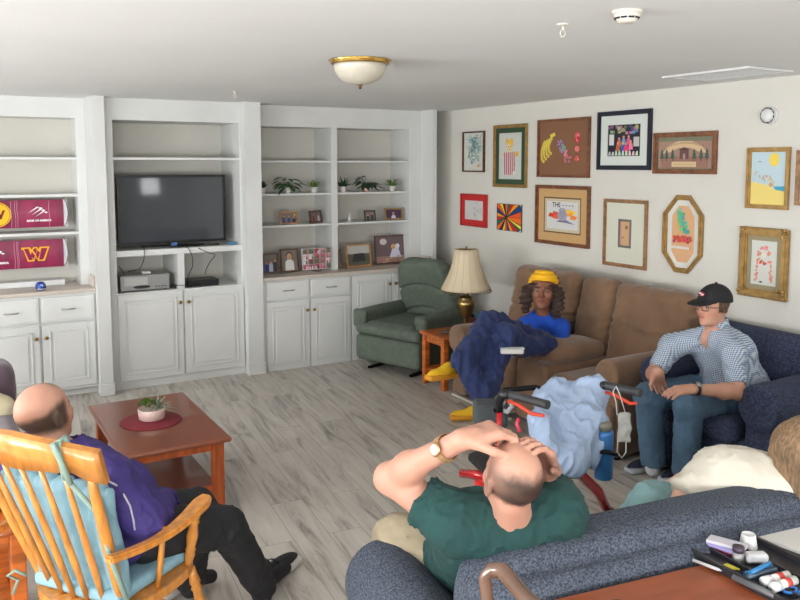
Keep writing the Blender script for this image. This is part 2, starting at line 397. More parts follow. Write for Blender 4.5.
# --- left bay
y1=6.72; zt=zat(95,288,y1-.03)-.03
xl=[xL0,xL0+.37,hy(-16,350,y1).x,hy(41.5,350,y1).x,xA]
def base_cab(name,label,x0,x1,zt,y,layout,recess=.05,toe=.12):
    r=root(name,label,'cabinet',((x0+x1)/2,y,0))
    mb=MB(); mb.box((x0+.001,y,toe),(x1-.001,YB-.02,zt)); mb.done('body',WHITE,r)
    mb=MB(); mb.box((x0+.001,y+recess,0),(x1-.001,YB-.02,toe)); mb.box((x0+.001,y-.006,toe-.012),(x1-.001,y+.03,toe+.008),.004); mb.done('plinth',WHITE,r)
    for l in layout: panel_door(l[0],l[1],l[2],l[3],l[4],y,r,l[5],l[6])
    return r
dz0=zat(95,319,y1); toe1=zat(70,388,y1)
XX=xl[3]; Xr=hy(95.5,340,y1).x; Xl=2*XX-Xr
base_cab('base_cabinet','white cabinet with two drawers over two doors, left of the television, blue helmet above',Xl-.02,xA,zt,y1,
 [('drawer',XX+.006,Xr,dz0+.006,zt-.02,None,'drawer'),('drawer',Xl,XX-.006,dz0+.006,zt-.02,None,'drawer'),('door',XX+.006,Xr,toe1+.012,dz0-.006,'l',None),('door',Xl,XX-.006,toe1+.012,dz0-.006,'r',None)],toe=toe1)
if Xl-.02-xL0>.25:
    m_=(xL0+Xl-.02)/2
    base_cab('base_cabinet','white cabinet cut by the left photo edge',xL0,Xl-.021,zt,y1,[('door',xL0+.01,m_-.004,toe1+.012,zt-.02,'r',None),('door',m_+.004,Xl-.03,toe1+.012,zt-.02,'l',None)],toe=toe1)
mb=MB(); mb.box((xL0,y1-.03,zt),(xA-.001,YB-.002,zt+.03),.006); o=mb.done('worktop',LAM); tag(o,'beige laminate worktop under the burgundy banners','worktop')
mb=MB(); mb.box((xA-.018,y1-.0,zt+.031),(xA-.001,6.90,zt+.12),.004); mb.done('side_splash',LAM,o); recenter(o)
def shelf_unit(name,label,x0,x1,yf,z0,ztop,shelves,stile_l,stile_r,fascia,divs=(),inner=INN,sh_th=.022):
    r=root(name,label,'shelving',((x0+x1)/2,yf,z0))
    mb=MB(); mb.box((x0+.001,YB-.03,z0),(x1-.001,YB-.004,ztop)); mb.done('back_panel',inner,r)
    mb=MB(); mb.box((x0+.001,yf,z0),(stile_l,YB-.03,ztop)); mb.done('side_panel',WHITE,r)
    mb=MB(); mb.box((stile_r,yf,z0),(x1-.001,YB-.03,ztop)); mb.done('side_panel',WHITE,r)
    mb=MB(); mb.box((stile_l,yf,fascia),(stile_r,YB-.03,ztop)); mb.done('fascia',WHITE,r)
    for d0,d1 in divs: bx((d0,yf,z0),(d1,YB-.03,fascia)).done('divider',WHITE,r)
    segs=[stile_l]+[v for d in divs for v in d]+[stile_r]
    for s0,s1 in zip(segs[::2],segs[1::2]):
        for z in shelves: bx((s0,yf+.008,z-sh_th),(s1,YB-.03,z),.003).done('shelf',WHITE,r)
    return r
yu=6.92; z1=[zat(40,y,yu) for y in(157,194.5,233)]
shelf_unit('shelving_unit','white open shelving above the worktop holding burgundy banners',xL0+.001,xA,yu,zt+.031,ZC-.001,z1,xL0+.08,hy(78,200,yu).x,zat(40,117,yu))
# --- middle bay
y2=6.70; X0,X1=xB,xC; ztm=zat(180,289,y2); xm=hy(184,330,y2).x; toe2=zat(180,383,y2); 
zd1=zat(150,291,y2); zd0=zat(150,379.5,y2)+.01
sl,sr=hy(114.5,200,y2).x,hy(240,200,y2).x
base_cab('television_cabinet','white two-door cabinet beneath the television, recorder boxes on top',X0,X1,ztm,y2,[('door',hy(118,330,y2).x,xm-.004,zd0,zd1-.01,'r',None),('door',xm+.004,hy(244,330,y2).x,zd0,zd1-.01,'l',None)],toe=toe2)
ztv=zat(180,248,y2)
r=shelf_unit('shelving_unit','white open shelving bay framing the television',X0,X1,y2,ztm+.001,ZC-.001,[zat(180,157.5,y2)],sl,sr,zat(180,121.5,y2))
bx((sl,y2-.004,ztv-.05),(sr,YB-.03,ztv),.004).done('television_shelf',WHITE,r)
xv0,xv1=hy(178,270,y2).x,hy(184.5,270,y2).x; bx((xv0,y2,ztm+.001),(xv1,YB-.03,ztv-.05)).done('divider',WHITE,r)
# --- right bay
y3=6.64; X0,X1=xD,xE; zt3=zat(264,281.5,y3); toe3=zat(300,369,y3)
xs=[hy(v,320,y3).x for v in(266,309.5,350.5,391,431)]
dz=zat(266,301.5,y3); zt3b=zt3-.012
base_cab('base_cabinet','white cabinet with two drawers over two doors, between television bay and recliner',X0,xs[2]+.004,zt3,y3,
 [('drawer',xs[0],xs[1]-.003,dz+.006,zt3b,None,'drawer'),('drawer',xs[1]+.003,xs[2]-.004,dz+.006,zt3b,None,'drawer'),('door',xs[0],xs[1]-.003,toe3+.012,dz-.006,'r',None),('door',xs[1]+.003,xs[2]-.004,toe3+.012,dz-.006,'l',None)],toe=toe3)
base_cab('base_cabinet','white cabinet with two tall doors behind the green recliner',xs[2]+.005,X1,zt3,y3,
 [('door',xs[2]+.01,xs[3]-.003,toe3+.012,zt3b,'r',None),('door',xs[3]+.003,X1-.02,toe3+.012,zt3b,'l',None)],toe=toe3)
mb=MB(); mb.box((X0+.001,y3-.03,zt3),(X1-.001,YB-.002,zt3+.032),.006); o=mb.done('worktop',LAM); tag(o,'beige laminate worktop lined with framed photographs','worktop')
mb=MB(); mb.box((X1-.018,y3,zt3+.033),(X1-.001,6.81,zt3+.12),.004); mb.done('side_splash',LAM,o); recenter(o)
yu3=6.83; z3=[zat(300,y,yu3) for y in(160.5,193.3,224.5)]; d0,d1=hy(331.5,200,yu3).x,hy(337.5,200,yu3).x
shelf_unit('shelving_unit','white double shelving bay with potted plants and photo frames',X0,X1,yu3,zt3+.033,ZC-.001,z3,hy(261.5,200,yu3).x+.001 if hy(261.5,200,yu3).x>X0 else X0+.012,hy(409,200,yu3).x,zat(300,127,yu3),[(d0,d1)],sh_th=.02)
# ---------------------------------------------------------------- flat artwork helper
class Art:
    def __init__(s,o,ux,uy,n,step=.0005): s.o=Vector(o);s.ux=Vector(ux).normalized();s.uy=Vector(uy).normalized();s.n=Vector(n).normalized();s.mb=MB();s.k=0;s.st=step
    def poly(s,pts,c):
        s.k+=1; s.mb.col(c); mb=s.mb
        V=[mb.bm.verts.new(s.o+s.ux*x+s.uy*y+s.n*(s.k*s.st)) for x,y in pts]; f=mb.bm.faces.new(V)
        for l in f.loops: l[mb.cl]=mb.c
        return s
    def rect(s,a,b,c,d,col): return s.poly([(a,b),(c,b),(c,d),(a,d)],col)
    def ell(s,x,y,rx,ry,c,n=14,rot=0):
        return s.poly([(x+rx*math.cos(t)*math.cos(rot)-ry*math.sin(t)*math.sin(rot),y+rx*math.cos(t)*math.sin(rot)+ry*math.sin(t)*math.cos(rot)) for t in [2*PI*i/n for i in range(n)]],c)
    def line(s,pts,w,c):
        s.k+=1; s.mb.col(c); mb=s.mb
        for (x0,y0),(x1,y1) in zip(pts,pts[1:]):
            d=math.hypot(x1-x0,y1-y0) or 1e-6; nx,ny=-(y1-y0)/d*w/2,(x1-x0)/d*w/2
            V=[mb.bm.verts.new(s.o+s.ux*x+s.uy*y+s.n*(s.k*s.st)) for x,y in((x0+nx,y0+ny),(x0-nx,y0-ny),(x1-nx,y1-ny),(x1+nx,y1+ny))]
            f=mb.bm.faces.new(V)
            for l in f.loops: l[mb.cl]=mb.c
        return s
    def text(s,t,size,x,y,c,bold=0,sx=1,curve=0):
        s.k+=1; s.mb.col(c); addtext(s.mb,t,size,s.o+s.ux*x+s.uy*y+s.n*(s.k*s.st),s.ux,s.uy,bold,sx,curve); return s
    def done(s,name,parent,label=None):
        me=bpy.data.meshes.new(name); s.mb.bm.to_mesh(me); s.mb.bm.free(); return link(name,me,PAINT,parent,label)
def moulding(o,ux,uy,n,W,Hh,fw,th,mb,steps=((0,1,1),)):
    """mitred frame of rectangular bars; steps: (inset0,inset1,height) as fractions"""
    for a,b,h in steps:
        i0,i1=a*fw,b*fw
        O=[(i0,i0),(W-i0,i0),(W-i0,Hh-i0),(i0,Hh-i0)]; I=[(i1,i1),(W-i1,i1),(W-i1,Hh-i1),(i1,Hh-i1)]
        for k in range(4): mb.prism([O[k],O[(k+1)%4],I[(k+1)%4],I[k]],n*(th*h),o,ux,uy)
GOLD=mat('antique_gold_frame',(168,134,80),.4,.5,var=.10,vs=25); DKWOOD=mat('dark_wood_frame',(84,54,38),.4,var=.2,vs=25); MIDWOOD=mat('brown_wood_frame',(120,76,50),.4,var=.2,vs=25)
BLKFR=mat('navy_black_frame',(32,34,48),.35); REDFR=mat('red_frame',(176,36,36),.4); TANFR=mat('tan_wood_frame',(150,112,78),.4,var=.15,vs=30); PINE=mat('golden_wood_frame',(170,122,70),.45,var=.15,vs=30)
def wall_picture(label,x0,y0,x1,y1,fw,fm,draw,th=.022,steps=((0,1,1),),boards=(),group='framed pictures on the right wall',name='framed_picture',roll=0,fm2=None):
    ya=hx(x0,(y0+y1)/2,XR).y; yb=hx(x1,(y0+y1)/2,XR).y; m=(x0+x1)/2; zt=hx(m,y0,XR).z; zb=hx(m,y1,XR).z
    W=ya-yb; Hh=zt-zb; r=root(name,label,'picture',(XR-.001,(ya+yb)/2,zb),0,group)
    ux,uy=Vector((0,-1,0)),Vector((0,0,1))
    o=Vector((XR-.002,ya,zb)); n=Vector((-1,0,0))
    mb=MB(); moulding(o,ux,uy,n,W,Hh,fw,th,mb,steps); mb.done('frame',fm,r)
    t=.006; inset=fw*.9
    for (ins,c) in boards:
        a=inset; mb=MB().col(c); i2=ins
        pts=[(a,a),(W-a,a),(W-a,Hh-a),(a,Hh-a)]; q=[(i2,i2),(W-i2,i2),(W-i2,Hh-i2),(i2,Hh-i2)]
        for k in range(4): mb.prism([pts[k],pts[(k+1)%4],q[(k+1)%4],q[k]],n*.0025,o+n*(t+.003),ux,uy)
        mb.done('mat_board',PAINT,r); inset=i2
    a=Art(o+ux*inset+uy*inset+n*t,ux,uy,n,.0001); a.rect(-.005,-.005,W-2*inset+.005,Hh-2*inset+.005,(226,224,216)); draw(a,W-2*inset,Hh-2*inset); a.done('artwork',r)
    return r
rnd=random.Random(3)
def jit(c,v=15): return tuple(max(0,min(255,x+rnd.uniform(-v,v))) for x in c)
def d_scribble(a,w,h):
    a.rect(0,0,w,h,(205,205,196))
    for i in range(46):
        x=w*rnd.uniform(.25,.75);y=h*rnd.uniform(.2,.85); pts=[(x,y)]
        for k in range(4): x=min(.9*w,max(.12*w,x+w*rnd.uniform(-.12,.16)));y=min(.93*h,max(.12*h,y+h*rnd.uniform(-.05,.12)));pts.append((x,y))
        a.line(pts,.006,jit((100,150,150)))
    for i in range(6): a.line([(w*.42,h*.25),(w*rnd.uniform(.4,.55),h*.18)],.007,(60,110,180))
    for i in range(10): a.line([(w*rnd.uniform(.68,.75),h*.1),(w*rnd.uniform(.75,.88),h*rnd.uniform(.12,.2))],.006,(214,150,90))
def d_robed(a,w,h):
    a.rect(0,0,w,h,(196,198,192))
    a.poly([(.15*w,.56*h),(.18*w,.48*h),(.5*w,.44*h),(.85*w,.5*h),(.85*w,.6*h)],(222,176,70))
    a.poly([(.24*w,.08*h),(.62*w,.08*h),(.72*w,.58*h),(.2*w,.56*h)],(214,190,190))
    for i in range(6): x=.26+i*.085; a.line([((x-.02)*w,.58*h),((x+.0)*w,.1*h)],.012,(160,58,72))
    a.ell(.46*w,.68*h,.13*w,.1*h,(222,200,150)); a.poly([(.28*w,.74*h),(.32*w,.9*h),(.44*w,.82*h),(.55*w,.9*h),(.62*w,.86*h),(.62*w,.7*h),(.4*w,.78*h)],(226,180,70))
    for u,v in((.41,.7),(.51,.7),(.46,.64)): a.ell(u*w,v*h,.02*w,.012*h,(60,60,60))
    a.ell(.66*w,.14*h,.06*w,.05*h,(215,215,210)); a.line([(.6*w,.1*h),(.74*w,.35*h)],.005,(190,150,150))
def d_fruit(a,w,h):
    a.rect(-.01,-.01,w+.01,h+.01,(130,92,68))
    for k in range(4):
        x=.28-k*.055; pts=[((x-.12*math.sin(t)+.02)*w,(.72-.1*k-.4*t/1.6*.8+.05)*h) for t in [0,.4,.8,1.2,1.6]]
        pts=[((.27-.05*k-.07*math.sin(s*PI*.75))*w,(.70-.02*k-s*(.28+.03*k))*h) for s in [0,.2,.4,.6,.8,1]]; pts.append((pts[-1][0]+.045*w,pts[-1][1]-.02*h))
        a.line(pts,.024,(226,206,84)); a.line([(p[0]+.004,p[1]) for p in pts],.004,(150,130,50))
    a.line([(.23*w,.72*h),(.33*w,.76*h)],.03,(220,200,80))
    for i in range(42):
        t=i/42; x=.44+.17*t+rnd.uniform(-.06,.06); y=.62-.42*t*.8+rnd.uniform(-.06,.06); c=(150,132,176) if x<.49 else ((120,168,140) if t<.6 else (214,120,140))
        a.ell(x*w,y*h,.018*w,.022*h,jit(c,18),8)
    for y,c in((.72,(214,90,90)),(.64,(206,40,60)),(.48,(222,110,104)),(.31,(196,84,70))):
        a.ell(.79*w,y*h,.05*w,.055*h,c)
        for k in range(8): a.ell((.79+rnd.uniform(-.035,.035))*w,(y+rnd.uniform(-.035,.035))*h,.007*w,.008*h,jit((235,160,150)),6)
def people(a,x0,y0,x1,y1,n,cols=None,r=None):
    w=x1-x0;h=y1-y0; r=r or min(w,h)*.12
    for i in range(n):
        x=x0+w*(i+.5)/n+rnd.uniform(-.02,.02)*w; y=y0+h*rnd.uniform(.5,.75); c=rnd.choice(cols or [(190,60,90),(60,70,120),(220,220,225),(80,120,90),(40,40,50),(150,140,180)])
        a.poly([(x-r*1.3,y0),(x-r*1.2,y-r*1.4),(x-r*.5,y-r*.8),(x+r*.5,y-r*.8),(x+r*1.2,y-r*1.4),(x+r*1.3,y0)],c)
        a.ell(x,y+r*.25,r*.85,r*1.0,(60,42,34),12); a.ell(x,y,r*.7,r*.9,jit((196,150,125),20),12)
        for s in(-1,1): a.ell(x+s*r*.25,y+r*.1,r*.09,r*.09,(40,30,30),6)
        a.line([(x-r*.22,y-r*.4),(x+r*.22,y-r*.4)],r*.12,(150,60,60))
def d_group(a,w,h):
    a.rect(0,0,w,h,(44,40,52))
    for i in range(30):
        x,y=rnd.uniform(0,.85),rnd.uniform(.68,.9); a.rect(x*w,y*h,(x+.09)*w,(y+.09)*h,jit((130,124,120),60))
    a.rect(.05*w,.35*h,.2*w,.7*h,(205,205,205)); a.rect(.8*w,.3*h,.97*w,.6*h,(190,188,182))
    for c,u,v in(((200,110,70),.36,.5),((90,150,190),.5,.55),((214,90,130),.65,.56),((60,90,160),.48,.36),((220,60,110),.58,.34),((230,120,160),.72,.4),((180,100,60),.33,.36)):
        a.poly([((u-.07)*w,(v-.2)*h),((u+.07)*w,(v-.2)*h),((u+.05)*w,v*h),((u-.05)*w,v*h)],c); a.ell(u*w,(v+.05)*h,.035*w,.05*h,jit((205,150,120)))
    for i in range(9): a.poly([((.03+i*.105)*w,.02*h),((.11+i*.105)*w,.02*h),((.1+i*.105)*w,rnd.uniform(.12,.2)*h),((.05+i*.105)*w,rnd.uniform(.12,.22)*h)],jit((205,200,180),30))
def d_sampler(a,w,h):
    a.rect(0,0,w,h,(120,120,100)); a.rect(.03*w,.05*h,.97*w,.85*h,(160,128,112)); a.rect(.08*w,.05*h,.92*w,.4*h,(150,112,98))
    arch=[(.5+.42*math.cos(t)*-1,.45+.4*math.sin(t)) for t in [PI*i/12 for i in range(13)]]
    a.poly([(x*w,y*h) for x,y in [(.1,.5),(.2,.72),(.38,.86),(.62,.86),(.8,.72),(.9,.5),(.78,.52),(.6,.66),(.4,.66),(.22,.52)]],(206,178,140))
    for i in range(15): x=.2+i*.043; y=.62+.16*math.sin((x-.1)/.8*PI); a.line([(x*w,y*h),((x+.014)*w,(y+.06)*h),((x+.026)*w,y*h)],.003,(110,84,62))
    a.rect(.42*w,.32*h,.58*w,.6*h,(104,76,74)); a.poly([(.4*w,.6*h),(.5*w,.68*h),(.6*w,.6*h)],(80,62,62)); a.rect(.48*w,.32*h,.52*w,.48*h,(170,140,130))
    for x in(.09,.18,.29,.68,.8,.9):
        for k in range(3): a.poly([((x-.045+.01*k)*w,(.34+.09*k)*h),((x+.045-.01*k)*w,(.34+.09*k)*h),(x*w,(.5+.07*k)*h)],(70,92,80))
        a.rect((x-.007)*w,.26*h,(x+.007)*w,.35*h,(90,64,48))
    a.rect(.28*w,.08*h,.72*w,.24*h,(208,182,142)); 
    for i in range(12): a.line([((.33+i*.03)*w,.13*h),((.34+i*.03)*w,.18*h)],.003,(150,120,90))
def d_sketch(a,w,h):
    a.rect(0,0,w,h,(205,203,200))
    for i in range(16):
        x=w*rnd.uniform(.45,.85);y=h*rnd.uniform(.15,.85); a.line([(x,y),(x+rnd.uniform(-.05,.05)*w,y+rnd.uniform(-.2,.2)*h),(x+rnd.uniform(-.1,.1)*w,y+rnd.uniform(-.2,.2)*h)],.003,(150,150,156))
def d_sunburst(a,w,h):
    cx,cy=.38*w,.5*h; cs=[(226,88,34),(26,62,120),(236,150,30),(196,36,40),(24,104,80),(234,110,30),(22,40,80),(240,200,40)]
    n=22
    def edge(t):
        c,s_=math.cos(t),math.sin(t); k=min([( (w-cx)/c if c>1e-6 else (-cx/c if c<-1e-6 else 9)), ((h-cy)/s_ if s_>1e-6 else (-cy/s_ if s_<-1e-6 else 9))]); return (cx+c*k,cy+s_*k)
    for i in range(n):
        t0=2*PI*i/n; t1=2*PI*(i+1)/n; tm=(t0+t1)/2; a.poly([(cx,cy),edge(t0),edge(tm),edge(t1)],cs[i%len(cs)]); a.line([(cx,cy),edge(t0)],.005,(20,24,30))
    a.poly([(cx,cy),(w,.2*h),(w,.08*h)],(244,214,50))
def d_portrait(a,w,h):
    a.rect(0,0,w,h,(208,208,206)); a.text('THE',.055,.3*w,.87*h,(30,30,34),.001); 
    for i in range(4): a.ell((.52+i*.1)*w,.865*h,.03*w,.018*h,(70,70,76),8)
    for u,v,c in((.15,.5,(206,60,40)),(.27,.56,(216,84,60)),(.3,.44,(222,100,70)),(.82,.62,(240,206,80)),(.72,.56,(238,150,60)),(.85,.45,(232,130,50)),(.7,.66,(238,190,70))): a.poly([((u-.11)*w,(v-.06)*h),((u+.05)*w,(v-.09)*h),((u+.12)*w,(v+.04)*h),((u-.06)*w,(v+.08)*h)],c)
    a.poly([(.3*w,.26*h),(.45*w,.36*h),(.6*w,.36*h),(.9*w,.2*h),(.6*w,.24*h)],(130,120,150))
    a.ell(.5*w,.5*h,.15*w,.2*h,(160,158,176)); a.ell(.5*w,.68*h,.11*w,.1*h,(150,148,168)); a.ell(.5*w,.72*h,.05*w,.06*h,(170,168,186))
    for u,v in((.45,.53),(.55,.53),(.5,.45)): a.line([((u-.03)*w,v*h),((u+.03)*w,v*h)],.003,(90,86,100))
    a.line([(.42*w,.3*h),(.5*w,.27*h),(.6*w,.3*h)],.004,(100,96,110))
def d_card(a,w,h):
    a.rect(0,0,w,h,(190,150,110)); a.rect(0,0,.14*w,h,(206,130,140)); a.rect(.86*w,0,w,h,(206,130,140)); a.rect(.14*w,0,.86*w,h,(198,164,118))
    for i in range(9): a.line([(w*rnd.uniform(.45,.8),h*rnd.uniform(.68,.82)),(w*rnd.uniform(.45,.85),h*rnd.uniform(.7,.85))],.004,(120,60,50))
    for i in range(7): a.line([(w*rnd.uniform(.22,.38),h*rnd.uniform(.3,.42)),(w*rnd.uniform(.22,.4),h*rnd.uniform(.3,.42))],.004,(110,90,50))
def d_beach(a,w,h):
    a.rect(0,0,w,h,(186,206,214)); a.poly([(0,0),(w,0),(w,.28*h),(.7*w,.3*h),(.45*w,.38*h),(0,.44*h)],(228,206,122)); a.poly([(w,.26*h),(.72*w,.29*h),(.66*w,.35*h),(w,.36*h)],(70,156,184))
    a.ell(.66*w,.85*h,.15*w,.13*h,(232,206,96)); 
    for i in range(12): x,y=rnd.uniform(.12,.6),rnd.uniform(.45,.62); a.ell(x*w,y*h,.05*w,.015*h,jit((190,170,150)),8,rnd.uniform(0,3))
    a.ell(.6*w,.38*h,.07*w,.04*h,(206,160,110)); a.line([(.2*w,.8*h),(.25*w,.82*h),(.3*w,.8*h)],.004,(90,110,120)); a.line([(.5*w,.5*h),(.7*w,.42*h)],.006,(226,190,90))
def d_pinkfig(a,w,h):
    a.rect(0,0,w,h,(206,208,200)); 
    for i in range(46):
        s=rnd.choice((-1,1)); y=rnd.uniform(.08,.8); x=.5+s*(.14+.2*(1-y)*1.0)+rnd.uniform(-.05,.05); a.ell(x*w,y*h,.045*w,.03*h,jit((226,150,130),14),7,rnd.uniform(0,3))
    for i in range(14): a.ell((.5+rnd.uniform(-.14,.14))*w,(.84+rnd.uniform(-.04,.04))*h,.03*w,.025*h,jit((230,150,140)),7)
    for i in range(9): a.ell((.48+rnd.uniform(-.12,.12))*w,(.5+rnd.uniform(-.04,.05))*h,.04*w,.025*h,jit((206,100,90)),7)
    a.ell(.42*w,.07*h,.06*w,.018*h,(60,60,60)); a.ell(.5*w,.68*h,.08*w,.06*h,(225,215,200))
wall_picture('small blue-green scribble drawing in a thin dark frame, highest picture nearest the corner',464,131.5,485.5,172,.014,DKWOOD,d_scribble)
wall_picture('drawing of a red-striped robed figure with a green mat in a gold frame',495,124.5,528,187.5,.03,GOLD,d_robed,steps=((0,.55,1),(.55,1,.6)),boards=((.075,(52,74,52)),))
wall_picture('brown paper picture of bananas, grapes and red fruit',539,118.5,591,177.5,.018,MIDWOOD,d_fruit)
wall_picture('group photograph with white mat in a wide navy-black frame',599,110.5,652.5,170,.035,BLKFR,d_group,steps=((0,.7,1),(.7,1,.7)),boards=((.105,(206,212,206)),))
wall_picture('landscape folk-art sampler with pine trees and house in a brown frame',655,132,718,174,.034,MIDWOOD,d_sampler,steps=((0,.6,1),(.6,1,.65)))
wall_picture('small pencil sketch with a red mat and red frame',462,194,488,226.5,.014,REDFR,d_sketch,boards=((.065,(190,48,50)),))
r_=wall_picture('colourful sunburst canvas of orange and blue rays beside the red frame',498,204,522.5,231,.004,BLKFR,d_sunburst,th=.012,name='painted_canvas')
wall_picture('grey figure on orange and red lettered drawing in a wide gold and wood frame',537.5,185.5,591,245.5,.03,MIDWOOD,d_portrait,th=.03,steps=((0,.55,1),(.55,1,.6)),boards=((.1,(196,158,108)),(.112,(110,84,60)),(.135,(202,188,160))))
wall_picture('cream matted picture with a small pink and tan card in its centre',605,199.5,648,267.5,.028,TANFR,d_card,steps=((0,.55,1),(.55,1,.6)),boards=((.15,(206,206,190)),(.168,(110,106,98))))
wall_picture('child-like beach painting with yellow sun in a gold frame',748,147.5,790.5,209,.028,GOLD,d_beach,steps=((0,.5,1),(.5,1,.6)))
# octagonal frame
def octo():
    x0,y0,x1,y1=664,195,704,273; ya=hx(x0,234,XR).y; yb=hx(x1,234,XR).y; zt=hx(684,y0,XR).z; zb=hx(684,y1,XR).z; W=ya-yb;Hh=zt-zb
    r=root('octagonal_picture','octagonal gold frame with a green bird over red flowers','picture',(XR-.001,(ya+yb)/2,zb),0,'framed pictures on the right wall')
    ux,uy,n=Vector((0,-1,0)),Vector((0,0,1)),Vector((-1,0,0)); o=Vector((XR-.002,ya,zb))
    def oc(i,c=.34): 
        cx=W*c; cz=cx*1.15; k=i*.42
        return [(cx+k*.2,i),(W-cx-k*.2,i),(W-i,cz+k*.2),(W-i,Hh-cz-k*.2),(W-cx-k*.2,Hh-i),(cx+k*.2,Hh-i),(i,Hh-cz-k*.2),(i,cz+k*.2)]
    mb=MB()
    for a,b,h in((0,.012,.02),(.012,.026,.028),(.026,.036,.015)):
        A,B=oc(a),oc(b)
        for k in range(8): mb.prism([A[k],A[(k+1)%8],B[(k+1)%8],B[k]],n*h,o,ux,uy)
    mb.done('frame',GOLD,r)
    a=Art(o+n*.004,ux,uy,n,.0002); a.poly(oc(.02),(214,212,204)); q=oc(.075,.36); a.poly(q,(214,168,126))
    for i in range(34):
        t=rnd.random(); x=.40+.2*t+rnd.uniform(-.07,.07); y=.80-.3*t+rnd.uniform(-.05,.05); a.ell(x*W,y*Hh,.035*W,.03*Hh,jit((96,178,150),25),8,rnd.uniform(0,3))
    a.line([(.36*W,.72*Hh),(.42*W,.6*Hh),(.52*W,.52*Hh)],.01,(150,200,90))
    for i in range(34): x=.3+.42*rnd.random(); y=.40+.07*rnd.random(); a.ell(x*W,y*Hh,.035*W,.022*Hh,jit((196,76,74),25),8)
    a.rect(.25*W,.31*Hh,.7*W,.345*Hh,(214,206,196)); a.done('artwork',r)
octo()
def ornate(label,x0,y0,x1,y1):
    r=wall_picture(label,x0,y0,x1,y1,.05,GOLD,d_pinkfig,th=.03,steps=((0,.3,.8),(.3,.75,1),(.75,1,.6)),boards=((.078,(150,140,112)),))
    ya=hx(x0,(y0+y1)/2,XR).y; yb=hx(x1,(y0+y1)/2,XR).y; zt=hx((x0+x1)/2,y0,XR).z; zb=hx((x0+x1)/2,y1,XR).z
    mb=MB()
    for (y,z) in((ya,zt),(yb,zt),(ya,zb),(yb,zb)):
        for i in range(7):
            sy=-1 if y==ya else 1; sz=-1 if z==zt else 1
            mb.sphere((XR-.032,y+sy*rnd.uniform(.0,.06),z+sz*rnd.uniform(.0,.06)),rnd.uniform(.008,.014),8)
    n=26
    for i in range(n):
        t=i/n
        for p in((ya+(yb-ya)*t,zt),(ya+(yb-ya)*t,zb),(ya,zb+(zt-zb)*t),(yb,zb+(zt-zb)*t)): mb.sphere((XR-.024,p[0],p[1]),.007,6)
    mb.done('carved_ornament',GOLD,r)
ornate('orange and pink figure drawing in an ornate gold frame above the capped man',741.5,228.5,789.5,297.5)
wall_picture('picture in a grey-brown frame cut by the right photo edge',797.5,150,830,206,.025,TANFR,d_sketch)
# round smoke detectors, vents, lights
CREAM=mat('ivory_plastic',(216,212,200),.5); DARK=mat('dark_slot',(40,40,42),.6); WPL=mat('white_plastic',(214,214,214),.45)
def detector(label,loc,ax,r0,sc,m=CREAM,grp=None):
    r=root('smoke_detector',label,'smoke detector',loc)
    MB().lathe([(0,0),(r0,0),(r0,.012*sc),(r0*.88,.014*sc),(0,.014*sc)],loc,28,ax).done('mounting_plate',m,r)
    MB().lathe([(r0*.9,.014*sc),(r0*.82,.03*sc),(r0*.66,.044*sc),(r0*.6,.05*sc),(r0*.5,.056*sc),(0,.056*sc)],loc,28,ax).done('cover',m,r)
    mb=MB()
    for k in range(10):
        t=2*PI*k/10+.1; d=ax@Vector((math.cos(t)*r0*.76,math.sin(t)*r0*.76,.034*sc)); e=ax@Vector((-math.sin(t),math.cos(t),0)); nrm=ax@Vector((math.cos(t),math.sin(t),1.0))
        c=Vector(loc)+d; mb.bar(c-e*r0*.19,c+e*r0*.19,.006,.009*sc,up=nrm)
    mb.done('sensor_slots',DARK,r); return r
down=Matrix.Rotation(PI,3,'X'); left=Matrix.Rotation(-PI/2,3,'Y')
p=hz(627,10.5,ZC); detector('ivory round smoke detector on the ceiling near the photo top',p-Vector((0,0,.001)),down,.052,.75)
p=hx(770,115.5,XR); detector('white round smoke alarm on the wall above the beach painting',p-Vector((.001,0,0)),left,.058,.8,WPL)
p=hz(563,24,ZC)
def sprinkler(label,p):
    r=root('fire_sprinkler',label,'sprinkler',p-Vector((0,0,.001)),0)
    MB().lathe([(0,0),(.028,0),(.024,.004),(.010,.006),(0,.006)],p-Vector((0,0,.001)),20,down).done('escutcheon',CREAM,r)
    mb=MB(); q=p-Vector((0,0,.007)); mb.lathe([(0,0),(.005,0),(.005,.018),(0,.018)],q,10,down)
    mb.tube([q-Vector((.008,0,.018)),q-Vector((.014,0,.03)),q-Vector((.004,0,.042))],.0025,6).tube([q+Vector((.008,0,-.018)),q+Vector((.014,0,-.03)),q+Vector((.004,0,-.042))],.0025,6).lathe([(0,0),(.009,0),(.009,.002),(0,.002)],q-Vector((0,0,.042)),14,down)
    mb.done('sprinkler_head',CREAM,r)
sprinkler('small ceiling sprinkler beside the ivory smoke detector',p)
sprinkler('small ceiling sprinkler in front of the television bay',hz(235,91.5,ZC))
# ceiling vent
c=[hz(*q,ZC) for q in((658,76),(745,66),(795,69),(712,80))]; x0=min(v.x for v in c)+.02;x1=x0+.40;ym=sum(v.y for v in c)/4; ya,yb=ym-.3,ym+.3
r=root('ceiling_vent','white rectangular ceiling air vent above the pictures','vent',((x0+x1)/2,ym,ZC-.012))
mb=MB(); z=ZC-.001; t=.035
mb.box((x0,ya,z-.014),(x1,ya+t,z),.003);mb.box((x0,yb-t,z-.014),(x1,yb,z),.003);mb.box((x0,ya+t,z-.014),(x0+t,yb-t,z),.003);mb.box((x1-t,ya+t,z-.014),(x1,yb-t,z),.003); mb.done('frame',WPL,r)
bx((x0+t,ya+t,z-.002),(x1-t,yb-t,z-.0005)).done('duct_opening',DARK,r)
mb=MB(); k=x0+t+.012
while k<x1-t-.005: mb.box((k-.008,ya+t,z-.013),(k+.003,yb-t,z-.011)); k+=.03
mb.done('louvres',WPL,r)
